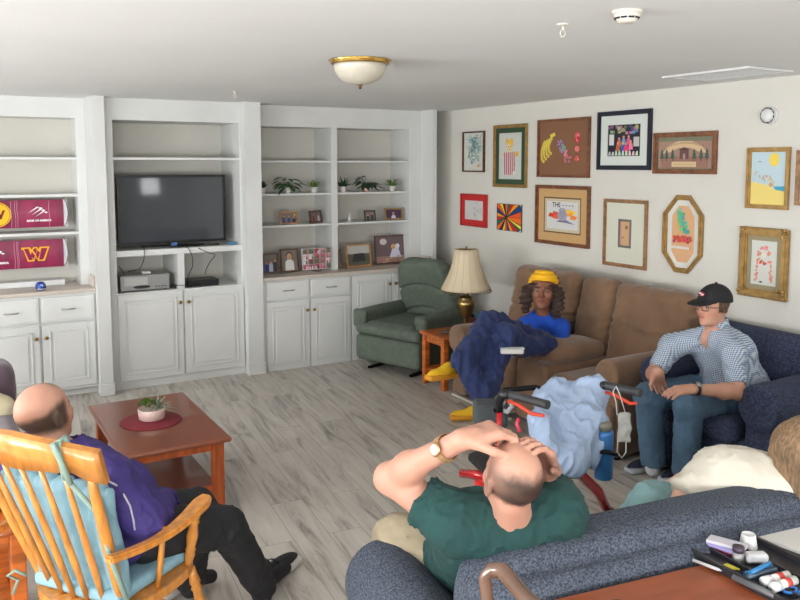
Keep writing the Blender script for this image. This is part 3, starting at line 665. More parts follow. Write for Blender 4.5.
# ceiling dome light
p=hz(360,60,ZC); r=root('ceiling_light','brass-rimmed frosted glass dome light on the ceiling','lamp',p)
PB=mat('polished_brass',(196,160,84),.18,1); FROST=mat('frosted_ribbed_glass',(196,190,174),.35,spec=.6,bump=.25,bs=35,stretch=(1,1,.1))
q=p-Vector((0,0,.001)); MB().lathe([(0,0),(.16,0),(.163,.004),(.150,.010),(.154,.018),(.142,.024),(.138,.02),(0,.018)],q,40,down).done('rim',PB,r)
mb=MB(); prof=[(.137*math.cos(t)**.8,.020+.105*math.sin(t)) for t in [PI/2*i/12 for i in range(13)]]; prof[-1]=(0,.126); mb.lathe(prof,q,40,down).done('glass_shade',FROST,r)
MB().lathe([(0,.122),(.010,.124),(.012,.131),(.007,.136),(.008,.144),(0,.15)],q,14,down).done('finial',mat('bronze_finial',(110,84,50),.35,1),r)
# ---------------------------------------------------------------- television and bay contents
TVY=6.84
ta,tb=hy(117,200,TVY),hy(225,200,TVY); zt_=hy(170,175,TVY).z; zb_=hy(170,243,TVY).z; x0,x1=ta.x,tb.x; xm_=(x0+x1)/2
r=root('television','black flatscreen television standing on the white bay shelf','television',(xm_,TVY,ztv))
mb=MB(); mb.box((x0,TVY,zb_),(x1,TVY+.05,zt_),.01); mb.done('body',BLACKP,r)
f=.022; mb=MB(); n=Vector((0,-1,0)); moulding(Vector((x0,TVY,zb_)),Vector((1,0,0)),Vector((0,0,1)),n,x1-x0,zt_-zb_,f,.006,mb); mb.done('bezel',mat('glossy_black',(14,14,16),.3,spec=.4),r)
bx((x0+f*.8,TVY-.003,zb_+f*.8),(x1-f*.8,TVY+.002,zt_-f*.8)).done('screen',mat('grey_screen_glass',(70,73,77),.05,spec=.3),r)
bx((xm_-.035,TVY+.0,ztv+.01),(xm_+.035,TVY+.04,zb_+.02),.005).done('neck',BLACKP,r)
mb=MB(); mb.prism([(math.cos(t)*.27,math.sin(t)*.10) for t in [2*PI*i/28 for i in range(28)]],(0,0,.010),(xm_,TVY+.02,ztv+.001),(1,0,0),(0,1,0)); mb.done('stand_base',mat('glossy_black',(0,0,0)),r)
bx((xm_-.02,TVY-.01,zb_-.028),(xm_+.025,TVY-.001,zb_+.004),.002).done('sticker',mat('blue_sticker',(70,110,170),.4),r)
GREYP=mat('silver_grey_plastic',(150,150,148),.4,.3)
# recorder
y=6.74; a,b=hy(120.5,280,y).x,hy(169.5,280,y).x; z0=ztm+.002; h=hy(145,275,y).z-z0
r=root('video_recorder','silver grey video recorder on the shelf below the television','video recorder',((a+b)/2,y,z0))
bx((a,y,z0+.008),(b,y+.24,z0+h),.004).done('case',GREYP,r); mb=MB(); mb.box((a+.03,y-.004,z0+.05),(a+.22,y+.001,z0+h-.015),.002); mb.done('tape_flap',mat('light_grey_plastic',(176,176,174),.4),r)
MB().prism([(math.cos(t)*.07,math.sin(t)*.014) for t in [2*PI*i/20 for i in range(20)]],(0,-.006,0),((a+b)/2-.03,y,z0+.035),(1,0,0),(0,0,1)).done('jog_dial',BLACKP,r)
mb=MB()
for k in range(4): mb.box((b-.12+k*.025,y-.004,z0+.028),(b-.105+k*.025,y,z0+.036))
mb.done('buttons',BLACKP,r)
for xx in(a+.02,b-.04): bx((xx,y+.02,z0),(xx+.02,y+.04,z0+.009)).done('foot',BLACKP,r)
solo(MB().box(((a+b)/2-.01,y+.05,z0+h+.001),((a+b)/2+.06,y+.11,z0+h+.022),.006),'adapter_box',WPL,'small white adapter lying on the silver recorder','adapter')
a,b=hy(188.5,280,y).x,hy(219,280,y).x; h2=.055
r=root('cable_box','flat black cable box on the shelf below the television','cable box',((a+b)/2,y,z0))
bx((a,y,z0+.004),(b,y+.2,z0+h2),.004).done('case',BLACKP,r); bx((a+.01,y-.003,z0+.018),(a+.11,y,z0+.034)).done('display_window',mat('glossy_black',(0,0,0)),r)
for xx in(a+.015,b-.03): bx((xx,y+.01,z0),(xx+.015,y+.03,z0+.005)).done('foot',BLACKP,r)
solo(MB().box((hy(170,283,y).x+.0,y+.02,z0),(hy(177,283,y).x,y+.09,z0+.018),.004),'power_brick',BLACKP,'tiny black power brick between recorder and divider','power supply')
def cable(label,pts,rr=.0035,grp='black cables in the television bay',m=BLACKP,cat='cable'):
    P_=[Vector(p) for p in pts]; out=[]
    for i in range(len(P_)-1):
        p0=P_[max(i-1,0)];p1=P_[i];p2=P_[i+1];p3=P_[min(i+2,len(P_)-1)]
        for k in range(6):
            t=k/6; out.append(.5*((2*p1)+(p2-p0)*t+(2*p0-5*p1+4*p2-p3)*t*t+(3*p1-p0-3*p2+p3)*t**3))
    out.append(P_[-1]); return solo(MB().tube(out,rr,6),'cable',m,label,cat,grp)
yy=6.685
def q(px,py,y=yy): return hy(px,py,y)
cable('black cable hanging over the shelf edge down to the silver recorder',[q(143,247,6.78)+Vector((0,0,.012)),q(143.5,246.5),q(144.5,254),q(143,262),q(139,269),q(131,271),q(128,274,6.76)+Vector((0,0,.02))])
cable('short black cable at the left wall of the television bay',[q(118.5,266,6.715),q(121,269,6.715),q(124.5,273.5,6.73)])
cable('curved black cable dropping to the cable box, nearest the divider',[q(183,247,6.78)+Vector((0,0,.012)),q(188,248),q(192,256),q(192.5,266),q(189,274),q(187.5,278,6.72)])
cable('angular black cable sticking out before the cable box',[q(196,247,6.78)+Vector((0,0,.012)),q(199,248.5),q(208,252.5,6.62),q(215,255,6.60),q(210,262,6.64),q(206,270,6.70),q(205,274,6.75)])
cable('black cable lying along the cabinet front below the divider',[q(172,283.5,6.735),q(177,285.2,6.70),q(184,285,6.695),q(188,283.5,6.72)])
for (u0,u1,lab,c) in((203,219,'black remote control lying right of the television',(26,26,28)),(228,236,'small blue remote lying right of the television',(50,120,160))):
    a,b=hy(u0,246,6.78).x,hy(u1,246,6.78).x; r=root('remote_control',lab,'remote control',((a+b)/2,6.78,ztv+.001))
    bx((a,6.76,ztv+.001),(b,6.80,ztv+.02),.005).done('body',mat('remote_%s'%('black' if c[0]<30 else 'blue'),c,.4),r)
    mb=MB()
    for k in range(5): mb.box((a+(b-a)*(.12+.17*k),6.772,ztv+.0195),(a+(b-a)*(.2+.17*k),6.784,ztv+.023))
    mb.done('buttons',GREYP,r)
# ---------------------------------------------------------------- left bay: banners and helmet
BUR=(140,28,72)
def banner(label,px0,px1,pt,pb,zsh,drawfn,tilt=0):
    yb=7.02; a,b=hy(px0,(pt+pb)/2,yb).x,hy(px1,(pt+pb)/2,yb).x; z1_=hy((px0+px1)/2+20,pt,yb).z; z0_=max(zsh+.003,hy((px0+px1)/2+20,pb,yb).z); hh=z1_-z0_
    r=root('retractable_banner',label,'banner',((a+b)/2,yb,z0_),0,'burgundy rally banners in the left shelving')
    mb=MB()
    n=10; w=b-a
    prof=[(-.012*math.sin(PI*i/n),hh*i/n) for i in range(n+1)]
    pts=[(y,z) for y,z in prof]+[(y+.004,z) for y,z in prof[::-1]]
    mb.prism(pts,(w,0,0),(a,yb,z0_),(0,1,0),(0,0,1)); mb.done('cloth',mat('burgundy_banner_cloth',BUR,.45,var=.15,vs=14,stretch=(1,1,.1)),r)
    for xx,s in((a,-1),(b,1)):
        mb=MB().tube([(xx+s*.0,yb-.003,z0_),(xx+s*.02,yb-.02,z0_+hh*.15),(xx+s*.035,yb-.025,z0_+hh*.5),(xx+s*.02,yb-.02,z0_+hh*.9),(xx,yb-.003,z0_+hh+.015)],.004,8); mb.done('handle',mat('grey_plastic_rod',(120,120,120),.4),r)
        MB().box((xx-.001 if s>0 else xx-.03,yb-.002,z0_),(xx+.03 if s>0 else xx+.001,yb+.0,z0_+hh)).done('clear_film',mat('white_film',(210,210,214),.3),r)
    A=Art((a,yb-.016,z0_),(1,0,0),(0,0,1),(0,-1,0),.0003); drawfn(A,w,hh); A.done('print_and_glints',r)
def logo_bars(A,cx,cy,s):
    W_=(236,232,236)
    for k in range(3):
        o=k*.30*s
        A.poly([(cx-.95*s+o,cy-.02*s-.22*k*s),(cx-.70*s+o,cy+.10*s-.20*k*s),(cx+.05*s+o*.9,cy+.55*s-.22*k*s),(cx-.15*s+o*.9,cy+.58*s-.22*k*s)],W_)
        A.poly([(cx-.05*s+o*.9,cy+.42*s-.22*k*s),(cx+.12*s+o*.9,cy+.52*s-.22*k*s),(cx+.42*s+o*.7,cy+.40*s-.22*k*s),(cx+.22*s+o*.7,cy+.34*s-.22*k*s)],W_)
def logo_w(A,cx,cy,s,c=(236,172,40),inner=BUR):
    out=[(-1,.55),(-.38,.55),(-.30,.36),(-.14,.55),(.12,.55),(.2,.36),(.30,.55),(1,.55),(.62,-.55),(.15,-.55),(-.02,-.2),(-.12,-.55),(-.58,-.55),(-.86,.36),(-1,.36)]
    A.poly([(cx+x*s,cy+y*s) for x,y in out],c)
    for o in ([(-.82,.44),(-.50,.44),(-.22,-.45),(-.50,-.45)],[(-.10,.44),(.08,.44),(.02,.0),(-.2,.3)],[(.40,.44),(.84,.44),(.52,-.45),(.22,-.45)],[(-.28,.2),(-.06,-.1),(-.14,-.44),(-.36,-.1)],[(.10,.3),(.3,.1),(.14,-.4),(.0,-.1)]):
        A.poly([(cx+x*s,cy+y*s) for x,y in o],inner)
def fold_glints(A,xs,w,h):
    for x in xs: A.line([(x,h*.02),(x+.004,h*.3),(x-.002,h*.7),(x+.001,h*.98)],.003,(206,150,176))  # pale lines paint the light caught along creases in the banner cloth
def up(A,w,h):
    logo_bars(A,w-.84*h,h*.55,.36*h); A.text('BANK OF AMERICA',.075*h*1.25,w-.84*h,.25*h,(236,232,236),.0012)
    cx=w-2.18*h; A.ell(cx,.5*h,.44*h,.44*h,(232,178,40),28); A.ell(cx,.5*h,.40*h,.40*h,(120,30,40),28); A.ell(cx,.5*h,.385*h,.385*h,(238,186,46),28)
    A.text('W',.42*h,cx,.48*h,(110,24,36),.004); fold_glints(A,[w-1.62*h,w-1.55*h,w-1.75*h,w-.5*h],w,h)
def lo(A,w,h):
    logo_w(A,w-.92*h,h*.5,.46*h); logo_bars(A,w-2.2*h,h*.58,.36*h); A.text('BANK OF AMERICA',.075*h*1.25,w-2.2*h,.24*h,(236,232,236),.0012); fold_glints(A,[w-1.6*h,w-1.52*h,w-1.48*h],w,h)
banner('burgundy banner with yellow round emblem on the upper shelf left of the television',-38,63.5,200,227.5,z1[2],up)
banner('burgundy banner with yellow outlined letter W just above the worktop',-38,63.5,240,268,zt+.042,lo)
solo(bx((hy(-38,262,7.02).x,7.0,zt+.032),(hy(64,262,7.02).x,7.12,zt+.075),.002),'banner_box',WPL,'flat white tray under the lower burgundy banner','tray')
# toy helmet
p=hy(40.5,282,6.80); p.z=zt+.031; r=root('mini_helmet','small blue toy helmet on the worktop below the banners','toy helmet',p)
BL=mat('glossy_royal_blue',(30,66,150),.25)
MB().lathe([(0.032,0),(.04,.02),(.038,.042),(.024,.062),(0,.068)],p,22,sx=1,sy=1.15).done('shell',BL,r)
MB().tube([p+Vector((-.03,-.034,.012)),p+Vector((0,-.055,.012)),p+Vector((.03,-.034,.012))],.004,6).done('face_guard',WPL,r)
A=Art(p+Vector((-.006,-.0425,.038)),(1,0,0),(0,0,1),(0,-1,0)); A.ell(.008,0,.012,.012,(190,200,220)); A.done('emblem',r)
# ---------------------------------------------------------------- right bay: plants
LEAF=[mat('leaf_green',(52,88,46),.5,var=.3,vs=40),mat('leaf_light_green',(110,140,66),.5,var=.3,vs=40),mat('leaf_dark_green',(34,66,44),.5,var=.3,vs=40)]
POTW=mat('white_ceramic',(206,204,198),.35)
def leaf(mb,p,d,L,w,droop=.3,up=Vector((0,0,1))):
    d=Vector(d).normalized(); s=d.cross(up); s=s.normalized() if s.length>1e-3 else Vector((1,0,0)); prev=None
    for i in range(5):
        t=i/4; c=Vector(p)+d*(L*t)-up*(droop*L*t*t); ww=w*math.sin(PI*(.12+.86*t))*.5; nn=d.cross(s)
        cur=(mb.bm.verts.new(c-s*ww),mb.bm.verts.new(c+nn*(-ww*.4)),mb.bm.verts.new(c+s*ww))
        if prev:
            for k in(0,1):
                f=mb.bm.faces.new((prev[k],prev[k+1],cur[k+1],cur[k])); f.smooth=True
                for l in f.loops: l[mb.cl]=mb.c
        prev=cur
def potplant(label,p,kind,rg,lm,pot=POTW,ph=.055,pr=.032,sc=1.,name='potted_plant',group='small potted plants on the bay shelf'):
    p=Vector(p); r=root(name,label,'potted plant',p,0,group)
    MB().lathe([(0,0),(pr*.75,0),(pr*.8,.003),(pr,ph),(pr*.9,ph),(pr*.86,ph-.008),(0,ph-.008)],p,20).done('pot',pot,r)
    mb=MB(); b=p+Vector((0,0,ph-.008))
    if kind=='spiky':
        for i in range(34):
            t=rg.uniform(0,2*PI); e=rg.uniform(.3,1.4); leaf(mb,b+Vector((math.cos(t),math.sin(t),0))*pr*.4*rg.random(),(math.cos(t)*math.cos(e),math.sin(t)*math.cos(e),math.sin(e)),sc*rg.uniform(.06,.10),.018,.15)
    elif kind=='broad':
        for i in range(26):
            t=rg.uniform(0,2*PI); e=rg.uniform(-.1,1.1); q_=b+Vector((math.cos(t)*math.cos(e),math.sin(t)*math.cos(e)*.7,math.sin(e)))*sc*rg.uniform(.03,.08); mb.tube([b,q_],.0015,5); leaf(mb,q_,(math.cos(t),math.sin(t),rg.uniform(-.3,.4)),sc*rg.uniform(.05,.075),.045,.4)
    else:
        for i in range(90):
            t=rg.uniform(0,2*PI); e=rg.uniform(.0,1.5); q_=b+Vector((math.cos(t)*math.cos(e),math.sin(t)*math.cos(e),math.sin(e)))*sc*rg.uniform(.02,.055); leaf(mb,q_,(math.cos(t),math.sin(t),rg.uniform(-.2,1)),sc*.03,.016,.2)
    mb.done('foliage',lm,r); return r
rg=random.Random(11); yz=6.9; zs=z3[1]+.001
for u,kind,lm,lab,sc in((262,'spiky',2,'small dark plant mostly hidden by the left side of the bay',.7),(288,'broad',0,'broad-leaved potted plant, second on the plant shelf from the left',1.05),(314,'spiky',1,'bushy spiky potted plant just left of the shelf divider',.8),(343,'spiky',2,'dark upright potted plant just right of the shelf divider',.95),(367,'broad',2,'wide dark broad-leaved potted plant in the right bay shelf',1.05),(392,'spiky',1,'yellow-green spiky potted plant at the right end of its shelf',.85)):
    q_=hy(u,190,yz); potplant(lab,(q_.x,yz,zs),kind,rg,LEAF[lm],POTW if u!=367 else mat('pink_ceramic',(206,150,140),.4),sc=sc*1.4)
# photo frames on shelves
def photo(label,px0,px1,pt,pb,ydist,zsh,fw,fm,draw,yaw=0,tilt=.16,cat='photo frame',grp='framed photographs in the shelving bay',bg=(120,110,105),name='framed_photo',stand=True):
    c=hy((px0+px1)/2,(pt+pb)/2,ydist); W=(hy(px1,(pt+pb)/2,ydist).x-hy(px0,(pt+pb)/2,ydist).x)/max(.5,math.cos(yaw)); Hh=abs(hy(px0,pt,ydist).z-hy(px0,pb,ydist).z)
    r=root(name,label,cat,(c.x,ydist,zsh+.001),0,grp)
    ux=Vector((math.cos(yaw),math.sin(yaw),0)); nb=Vector((math.sin(yaw),-math.cos(yaw),0)); uy=(Vector((0,0,1))*math.cos(tilt)-nb*math.sin(tilt)).normalized(); n=ux.cross(uy)
    o=Vector((c.x,ydist,zsh+.001))-ux*W/2+n*0.0+Vector((0,0,.004))
    mb=MB(); moulding(o,ux,uy,n,W,Hh,fw,.012,mb); mb.done('frame',fm,r)
    if stand:
        mb=MB(); mid=o+ux*W/2+uy*Hh*.6; foot=Vector((mid.x,mid.y,zsh+.002))-nb*(.05+Hh*.12); mb.bar(mid,foot,.03,.003,up=ux); mb.done('easel_back',BLACKP,r)
    a=Art(o+ux*fw*.8+uy*fw*.8+n*.004,ux,uy,n); w=W-1.6*fw;h=Hh-1.6*fw; a.rect(0,0,w,h,bg); draw(a,w,h); a.done('photograph',r); return r
def ppl(n,cols=None,r=None): return lambda a,w,h: people(a,w*.05,0,w*.95,h,n,cols,r)
def d_collage(a,w,h):
    a.rect(0,0,w,h,(214,196,200))
    for i in range(5):
        for j in range(4):
            x,y=w*(.02+.195*i),h*(.02+.245*j); c=rnd.choice([(190,90,110),(150,60,70),(90,110,80),(220,210,214),(206,150,160)]); a.rect(x,y,x+.18*w,y+.22*h,c); people(a,x,y,x+.18*w,y+.22*h,2,[(200,60,90),(60,60,80),(230,225,225),(70,120,80)])
def d_land(a,w,h):
    a.rect(0,.6*h,w,h,(176,176,170)); a.poly([(0,0),(w,0),(w,.5*h),(.6*w,.62*h),(.2*w,.55*h),(0,.62*h)],(84,84,72)); a.poly([(.2*w,.2*h),(.8*w,.2*h),(.75*w,.6*h),(.3*w,.6*h)],(52,52,54))
def d_big(a,w,h):
    a.rect(0,0,w,h,(110,92,96)); a.rect(0,0,w,.25*h,(150,120,110)); a.ell(.22*w,.8*h,.1*w,.12*h,(200,190,190)); a.poly([(.38*w,.2*h),(.5*w,.62*h),(.62*w,.66*h),(.72*w,.2*h)],(196,196,214)); a.ell(.5*w,.6*h,.07*w,.1*h,(200,160,120)); a.ell(.62*w,.62*h,.06*w,.09*h,(214,214,222))
    for i in range(20): a.ell(rnd.uniform(.05,.95)*w,rnd.uniform(.02,.25)*h,.03*w,.03*h,jit((190,150,130),30),8)
zs=z3[2]; yz=6.88
photo('small wooden frame with family photo and yellow flower, left on the middle shelf',280,297.5,212.5,225,yz,zs,.012,PINE,ppl(3),-.05)
_f=hy(294,214,yz-.012); solo(MB().sphere((_f.x,_f.y-.01,_f.z-.005),.011,10,(1,.5,1)),'yellow_flower',mat('yellow_petal',(226,190,40),.6),'tiny yellow flower on the wooden photo frame','flower')
photo('small dark frame turned sideways beside the wooden photo frame',308,324,211.5,224,yz,zs,.016,DKWOOD,ppl(2,[(150,60,60),(200,200,200)]),.5)
photo('small dark ornate frame with two people, between figurine and gold frame',364.5,375.5,212.5,223,yz,zs,.012,mat('pewter_frame',(70,62,60),.4,.4),ppl(2,[(90,90,96),(60,60,60)]))
photo('small gold frame, rightmost on the middle shelf',385,402.5,210,221.5,yz,zs,.014,GOLD,ppl(1,[(210,206,214)],.02),bg=(80,60,84))
# white figurine
p=Vector((hy(349.5,218,yz).x,yz,zs+.001)); r=root('rabbit_figurine','tiny white animal figurine on the middle shelf right of the divider','figurine',p)
def fig(P): return uni([ell(P,p+Vector((0,0,.025)),(.018,.016,.026)),ell(P,p+Vector((0,-.004,.058)),(.014,.014,.014)),cap(P,p+Vector((-.006,0,.068)),p+Vector((-.009,0,.088)),.004),cap(P,p+Vector((.006,0,.068)),p+Vector((.009,0,.088)),.004)],.006)
smesh('body',fig,p-Vector((.04,.04,.005)),p+Vector((.04,.04,.1)),.003,POTW,r)
for s in(-1,1): MB().sphere(p+Vector((s*.005,-.017,.060)),.002,6).done('eye',DARK,r)
zs=zt3+.033; yz=6.86
photo('dark frame with group photo, leftmost on the right bay worktop',263.5,278.5,250,269.5,6.88,zs,.012,DKWOOD,ppl(3,[(40,70,150),(190,190,196),(60,60,70)]),-.1)
photo('dark frame with one person in white, second on the right bay worktop',281,299,246,269,yz,zs,.013,DKWOOD,ppl(1,[(214,212,208)],.035))
photo('unframed pink and red family collage print on the right bay worktop',302.5,327,246,267.5,6.88,zs,.004,mat('white_card_edge',(214,210,208),.6),d_collage,bg=(220,200,205),name='photo_print')
photo('narrow tan frame peeking out right of the shelf divider',331,341.5,244,262,6.95,zs,.012,TANFR,ppl(1,[(150,120,110)]))
photo('golden wood frame with dark landscape photo on the worktop',346.5,372,243.5,266,yz,zs,.014,PINE,d_land,.08)
photo('large dark wood frame, biggest on the worktop',375.5,412,235.5,264,6.92,zs,.012,DKWOOD,d_big,0,.1)
zc_=zs+.004
pts=[(265,268.5),(268,272.5),(276,273),(288,272.5),(300,270.5),(306,268),(314,271),(321,270.5),(318,267.5)]
P2=[hz(u,v,zc_) for u,v in pts]; cable('grey cord lying loose on the worktop before the photo frames',P2,.003,None,mat('dark_grey_cord',(70,66,64),.5),'cord')
# ---------------------------------------------------------------- furniture materials
SUEDE=mat('brown_suede',(122,92,68),.85,var=.06,vs=6,bump=.15,bs=40,sheen=.3)
GREENF=mat('sage_green_fabric',(92,102,90),.9,var=.06,vs=20,bump=.2,bs=180)
def speck(name,a,b,s,rough=.9,stretch=None,pos=(.42,.6)):
    m=mat(name,b,rough,c2=a,vs=s,bump=.35,bs=s,stretch=stretch,detail=1); r=[n for n in m.node_tree.nodes if n.type=='VALTORGB'][0]; r.color_ramp.elements[0].position=pos[0]; r.color_ramp.elements[1].position=pos[1]; return m
NAVY=speck('navy_dotted_fabric',(38,44,66),(58,66,92),90)
NAVY2=speck('blue_grey_woven_fabric',(40,46,58),(86,94,108),170,pos=(.34,.66))
PLUM=mat('plum_velvet',(86,66,80),.8,var=.05,sheen=.4)
ORW=mat('orange_oak_wood',(186,98,38),.35,var=.18,vs=5,stretch=(1,8,8),coat=.2)
CHERRY=mat('cherry_wood_top',(128,70,48),.28,var=.07,vs=3,stretch=(1,.12,1),coat=.3)
CHL=mat('reddish_oak_legs',(164,80,36),.35,var=.15,vs=5,stretch=(8,8,1))
HONEY=mat('honey_pine_wood',(204,134,58),.32,var=.12,vs=6,stretch=(6,6,1),coat=.3)
BLKM=mat('black_metal',(24,24,26),.4,.6)
def blob(name,label_c,h,r,m,parent,res=.014,Rm=None,amp=.003,ns=9,extra=None,label=None,local=False,pad=.05):
    """soft upholstered block: centre, half size, edge radius"""
    c=A3(label_c); hh=np.array(h,np.float32); ex=np.abs(np.array(Rm) if Rm is not None else np.eye(3))@hh+pad
    def fn(P):
        d=rbx(P,c,hh,r,Rm)-amp*nz(P,ns*2.5)
        if extra is not None: d=extra(P,d)
        return d
    return smesh(name,fn,c-ex,c+ex,res,m,parent,label,local=local)
# ---------------------------------------------------------------- brown loveseat
L=root('reclining_loveseat','brown suede reclining loveseat with centre console, below the gallery of pictures','sofa',(3.95,4.25,0))
blob('base',(3.96,4.32,.22),(.42,.87,.15),.03,SUEDE,L,.02)
def scroll_arm(name,y0,y1,x0,x1,zt,m,P_,rr=None,label=None,rim=None):
    yc=(y0+y1)/2; rr=rr or (y1-y0)/2+.012; zc=zt-rr
    def fn(P):
        d=rbx(P,((x0+x1)/2+.015,yc,zc/2+.03),((x1-x0)/2-.015,(y1-y0)/2-.012,zc/2-.0),.03)
        a=cap(P,(x0+.03+rr*.4,yc,zc),(x1-rr*.5,yc,zc),rr); f=rbx(P,((x0+x1)/2,yc,zc),((x1-x0)/2,rr,rr),.02)
        cyl=smax(np.sqrt((P[:,1]-yc)**2+(P[:,2]-zc)**2)-rr,np.abs(P[:,0]-(x0+x1)/2)-(x1-x0)/2,.03)
        ring=np.sqrt((np.sqrt((P[:,1]-yc)**2+(P[:,2]-zc)**2)-rr*.62)**2+(P[:,0]-x0)**2)-.008
        d=smin(d,cyl,.03); return smax(d,-ring,.01)-.003*nz(P,9,3)
    return smesh(name,fn,(x0-.05,yc-rr-.05,.02),(x1+.05,yc+rr+.05,zt+.05),.013,m,P_,label)
scroll_arm('armrest',3.43,3.61,3.56,4.3,.655,SUEDE,L); scroll_arm('armrest',5.00,5.20,3.50,4.3,.60,SUEDE,L)
for (y0,y1) in((3.63,3.99),(4.36,4.98)):
    yc,hw=(y0+y1)/2,(y1-y0)/2
    def seatfn(P,yc=yc,hw=hw):
        top=rbx(P,(3.83,yc,.39),(.34,hw,.09),.07); fr=rbx(P,(3.56,yc,.25),(.06,hw,.18),.05)
        d=smin(top,fr,.05); cr=np.abs(P[:,2]-.335)*1.0; return d-.004*nz(P,8,2)+.010*np.exp(-(cr/.012)**2)*(P[:,0]<3.56)
    smesh('seat_cushion',seatfn,(3.42,yc-hw-.04,.03),(4.22,yc+hw+.04,.56),.014,SUEDE,L)
blob('console',(3.80,4.175,.29),(.30,.165,.22),.04,SUEDE,L)
def padfn(P):
    q=P-A3((3.80,4.165,.575)); e=ell(P,(3.79,4.165,.57),(.26,.185,.085)); b=rbx(P,(3.81,4.165,.565),(.25,.165,.06),.05); return smin(e,b,.04)-.003*nz(P,14,4)
smesh('console_armrest',padfn,(3.45,3.93,.45),(4.12,4.40,.70),.011,SUEDE,L)
def tiltR(t): return rotm(0,t,0)
RT=tiltR(.16)
def backfn(yc,hw,zt,xo=0,crease=.74,seam=None):
    def fn(P):
        top=rbx(P,(4.235+xo,yc,zt-.17),(.10,hw,.17),.09,RT); bot=rbx(P,(4.17+xo,yc,.60),(.10,hw-.01,.22),.08,RT)
        d=smin(top,bot,.02); z=P[:,2]+.02*np.sin(P[:,1]*9)
        d=d+.02*np.exp(-((z-crease)/.016)**2)
        w=np.exp(-((np.abs(P[:,1]-yc)-hw)/.06)**2); d=d-.004*nz(P,26,5)-.003*nz(P,55,3)+.004*w*np.sin(P[:,2]*95+3*np.sin(P[:,1]*20))
        if seam is not None: d=d+.008*np.exp(-((P[:,1]-seam)/.008)**2)
        return d
    return fn
smesh('back_cushion',backfn(3.725,.335,1.035),(3.95,3.34,.34),(4.47,4.12,1.12),.013,SUEDE,L)
smesh('back_cushion',backfn(4.235,.175,1.04,crease=-1),(3.95,4.0,.34),(4.47,4.48,1.12),.013,SUEDE,L)
smesh('back_cushion',backfn(4.80,.365,1.045,-.03,seam=4.66),(3.90,4.34,.34),(4.47,5.26,1.12),.013,SUEDE,L)
blob('back_shell',(4.36,4.31,.5),(.06,.84,.42),.04,SUEDE,L,.02)
mb=MB()
for x in(3.66,4.3):
    for y in(3.5,5.1): MB().lathe([(0,0),(.022,0),(.022,.075),(0,.075)],(x,y,.0),12).done('foot',BLKM,L)
MB().bar((3.53,5.16,.02),(3.53,4.42,.02),.03,.015).done('footrest_rail',mat('pale_metal_rail',(200,190,178),.4),L)
# ---------------------------------------------------------------- navy armchair
Nv=root('armchair','navy blue dotted armchair with rolled arms, the capped man sits in it','armchair',(4.08,2.93,0))
blob('base',(4.08,2.935,.20),(.33,.44,.155),.03,NAVY,Nv,.02)
scroll_arm('armrest',2.46,2.68,3.72,4.36,.70,NAVY,Nv,.125); scroll_arm('armrest',3.20,3.385,3.72,4.36,.70,NAVY,Nv,.10)
def ncush(P): return smin(rbx(P,(4.0,2.94,.395),(.30,.245,.075),.05),ell(P,(3.98,2.94,.40),(.30,.24,.10)),.03)-.003*nz(P,8,1)
smesh('seat_cushion',ncush,(3.62,2.65,.28),(4.36,3.24,.54),.013,NAVY,Nv)
def nback(P): return smin(rbx(P,(4.30,2.93,.60),(.10,.46,.28),.085,tiltR(.12)),rbx(P,(4.28,2.94,.60),(.11,.24,.22),.08,tiltR(.12)),.03)-.004*nz(P,6,8)
smesh('backrest',nback,(4.08,2.40,.22),(4.49,3.46,.98),.014,NAVY,Nv)
for x in(3.80,4.34):
    for y in(2.55,3.31): MB().lathe([(0,0),(.02,0),(.028,.05),(0,.05)],(x,y,.0),12).done('foot',DKWOOD,Nv)
# ---------------------------------------------------------------- green recliner
G=root('recliner_chair','sage green fabric recliner in the corner by the cabinets','recliner',(3.43,6.04,0),math.radians(111)); G.scale=(1.10,1.05,.955)
# local: +y forward (front face at y=0), x across, back at y=-.8
blob('seat_base',(0,-.36,.24),(.335,.34,.155),.03,GREENF,G,local=True)
def gseat(P): return smin(rbx(P,(0,-.27,.40),(.262,.29,.075),.06),rbx(P,(0,.0,.25),(.335,.055,.15),.045),.015)-.003*nz(P,8,1)
def gfront(P):
    d=rbx(P,(0,.005,.215),(.335,.05,.125),.04)-.002*nz(P,9,2); return d
smesh('footrest_panel',gfront,(-.42,-.08,.06),(.42,.10,.40),.013,GREENF,G,local=True)
def gcush(P): return smin(rbx(P,(0,.0,.395),(.335,.065,.055),.05),rbx(P,(0,-.28,.405),(.255,.30,.07),.055),.02)-.003*nz(P,8,5)
smesh('seat_cushion',gcush,(-.42,-.64,.29),(.42,.12,.52),.013,GREENF,G,local=True)
for s in(-1,1):
    def garm(P,s=s):
        d=rbx(P,(s*.30,-.34,.42),(.055,.33,.14),.045); return smin(d,rbx(P,(s*.30,-.33,.53),(.062,.33,.045),.04),.02)-.002*nz(P,9,2)
    smesh('armrest',garm,(s*.30-.12,-.72,.22),(s*.30+.12,.06,.62),.012,GREENF,G,local=True)
RB=rotm(-.30,0,0)
def gback(P):
    q=(P-A3((0,-.66,.42)))@RB   # local back frame: z up along back
    w=.315-np.clip((q[:,2]-.28),0,1)*.18; qx=q[:,0]/np.maximum(w,.05)*.3
    r2=q.copy(); r2[:,0]=qx; d=rbx(r2,(0,-.0,.31),(.30,.085,.345),.085)
    corner=np.sqrt(np.maximum(np.abs(q[:,0])-.10,0)**2+np.maximum(q[:,2]-.45,0)**2)-.205; d=smax(d,corner,.04)
    arcs=0
    for z0 in(.15,.40): zz=q[:,2]-z0+q[:,0]**2*1.2; arcs=arcs+np.exp(-(zz/.014)**2)
    return d+.022*arcs*(q[:,1]>0)-.003*nz(P,8,3)
smesh('backrest',gback,(-.42,-1.08,.25),(.42,-.45,1.10),.012,GREENF,G,local=True)
mb=MB()
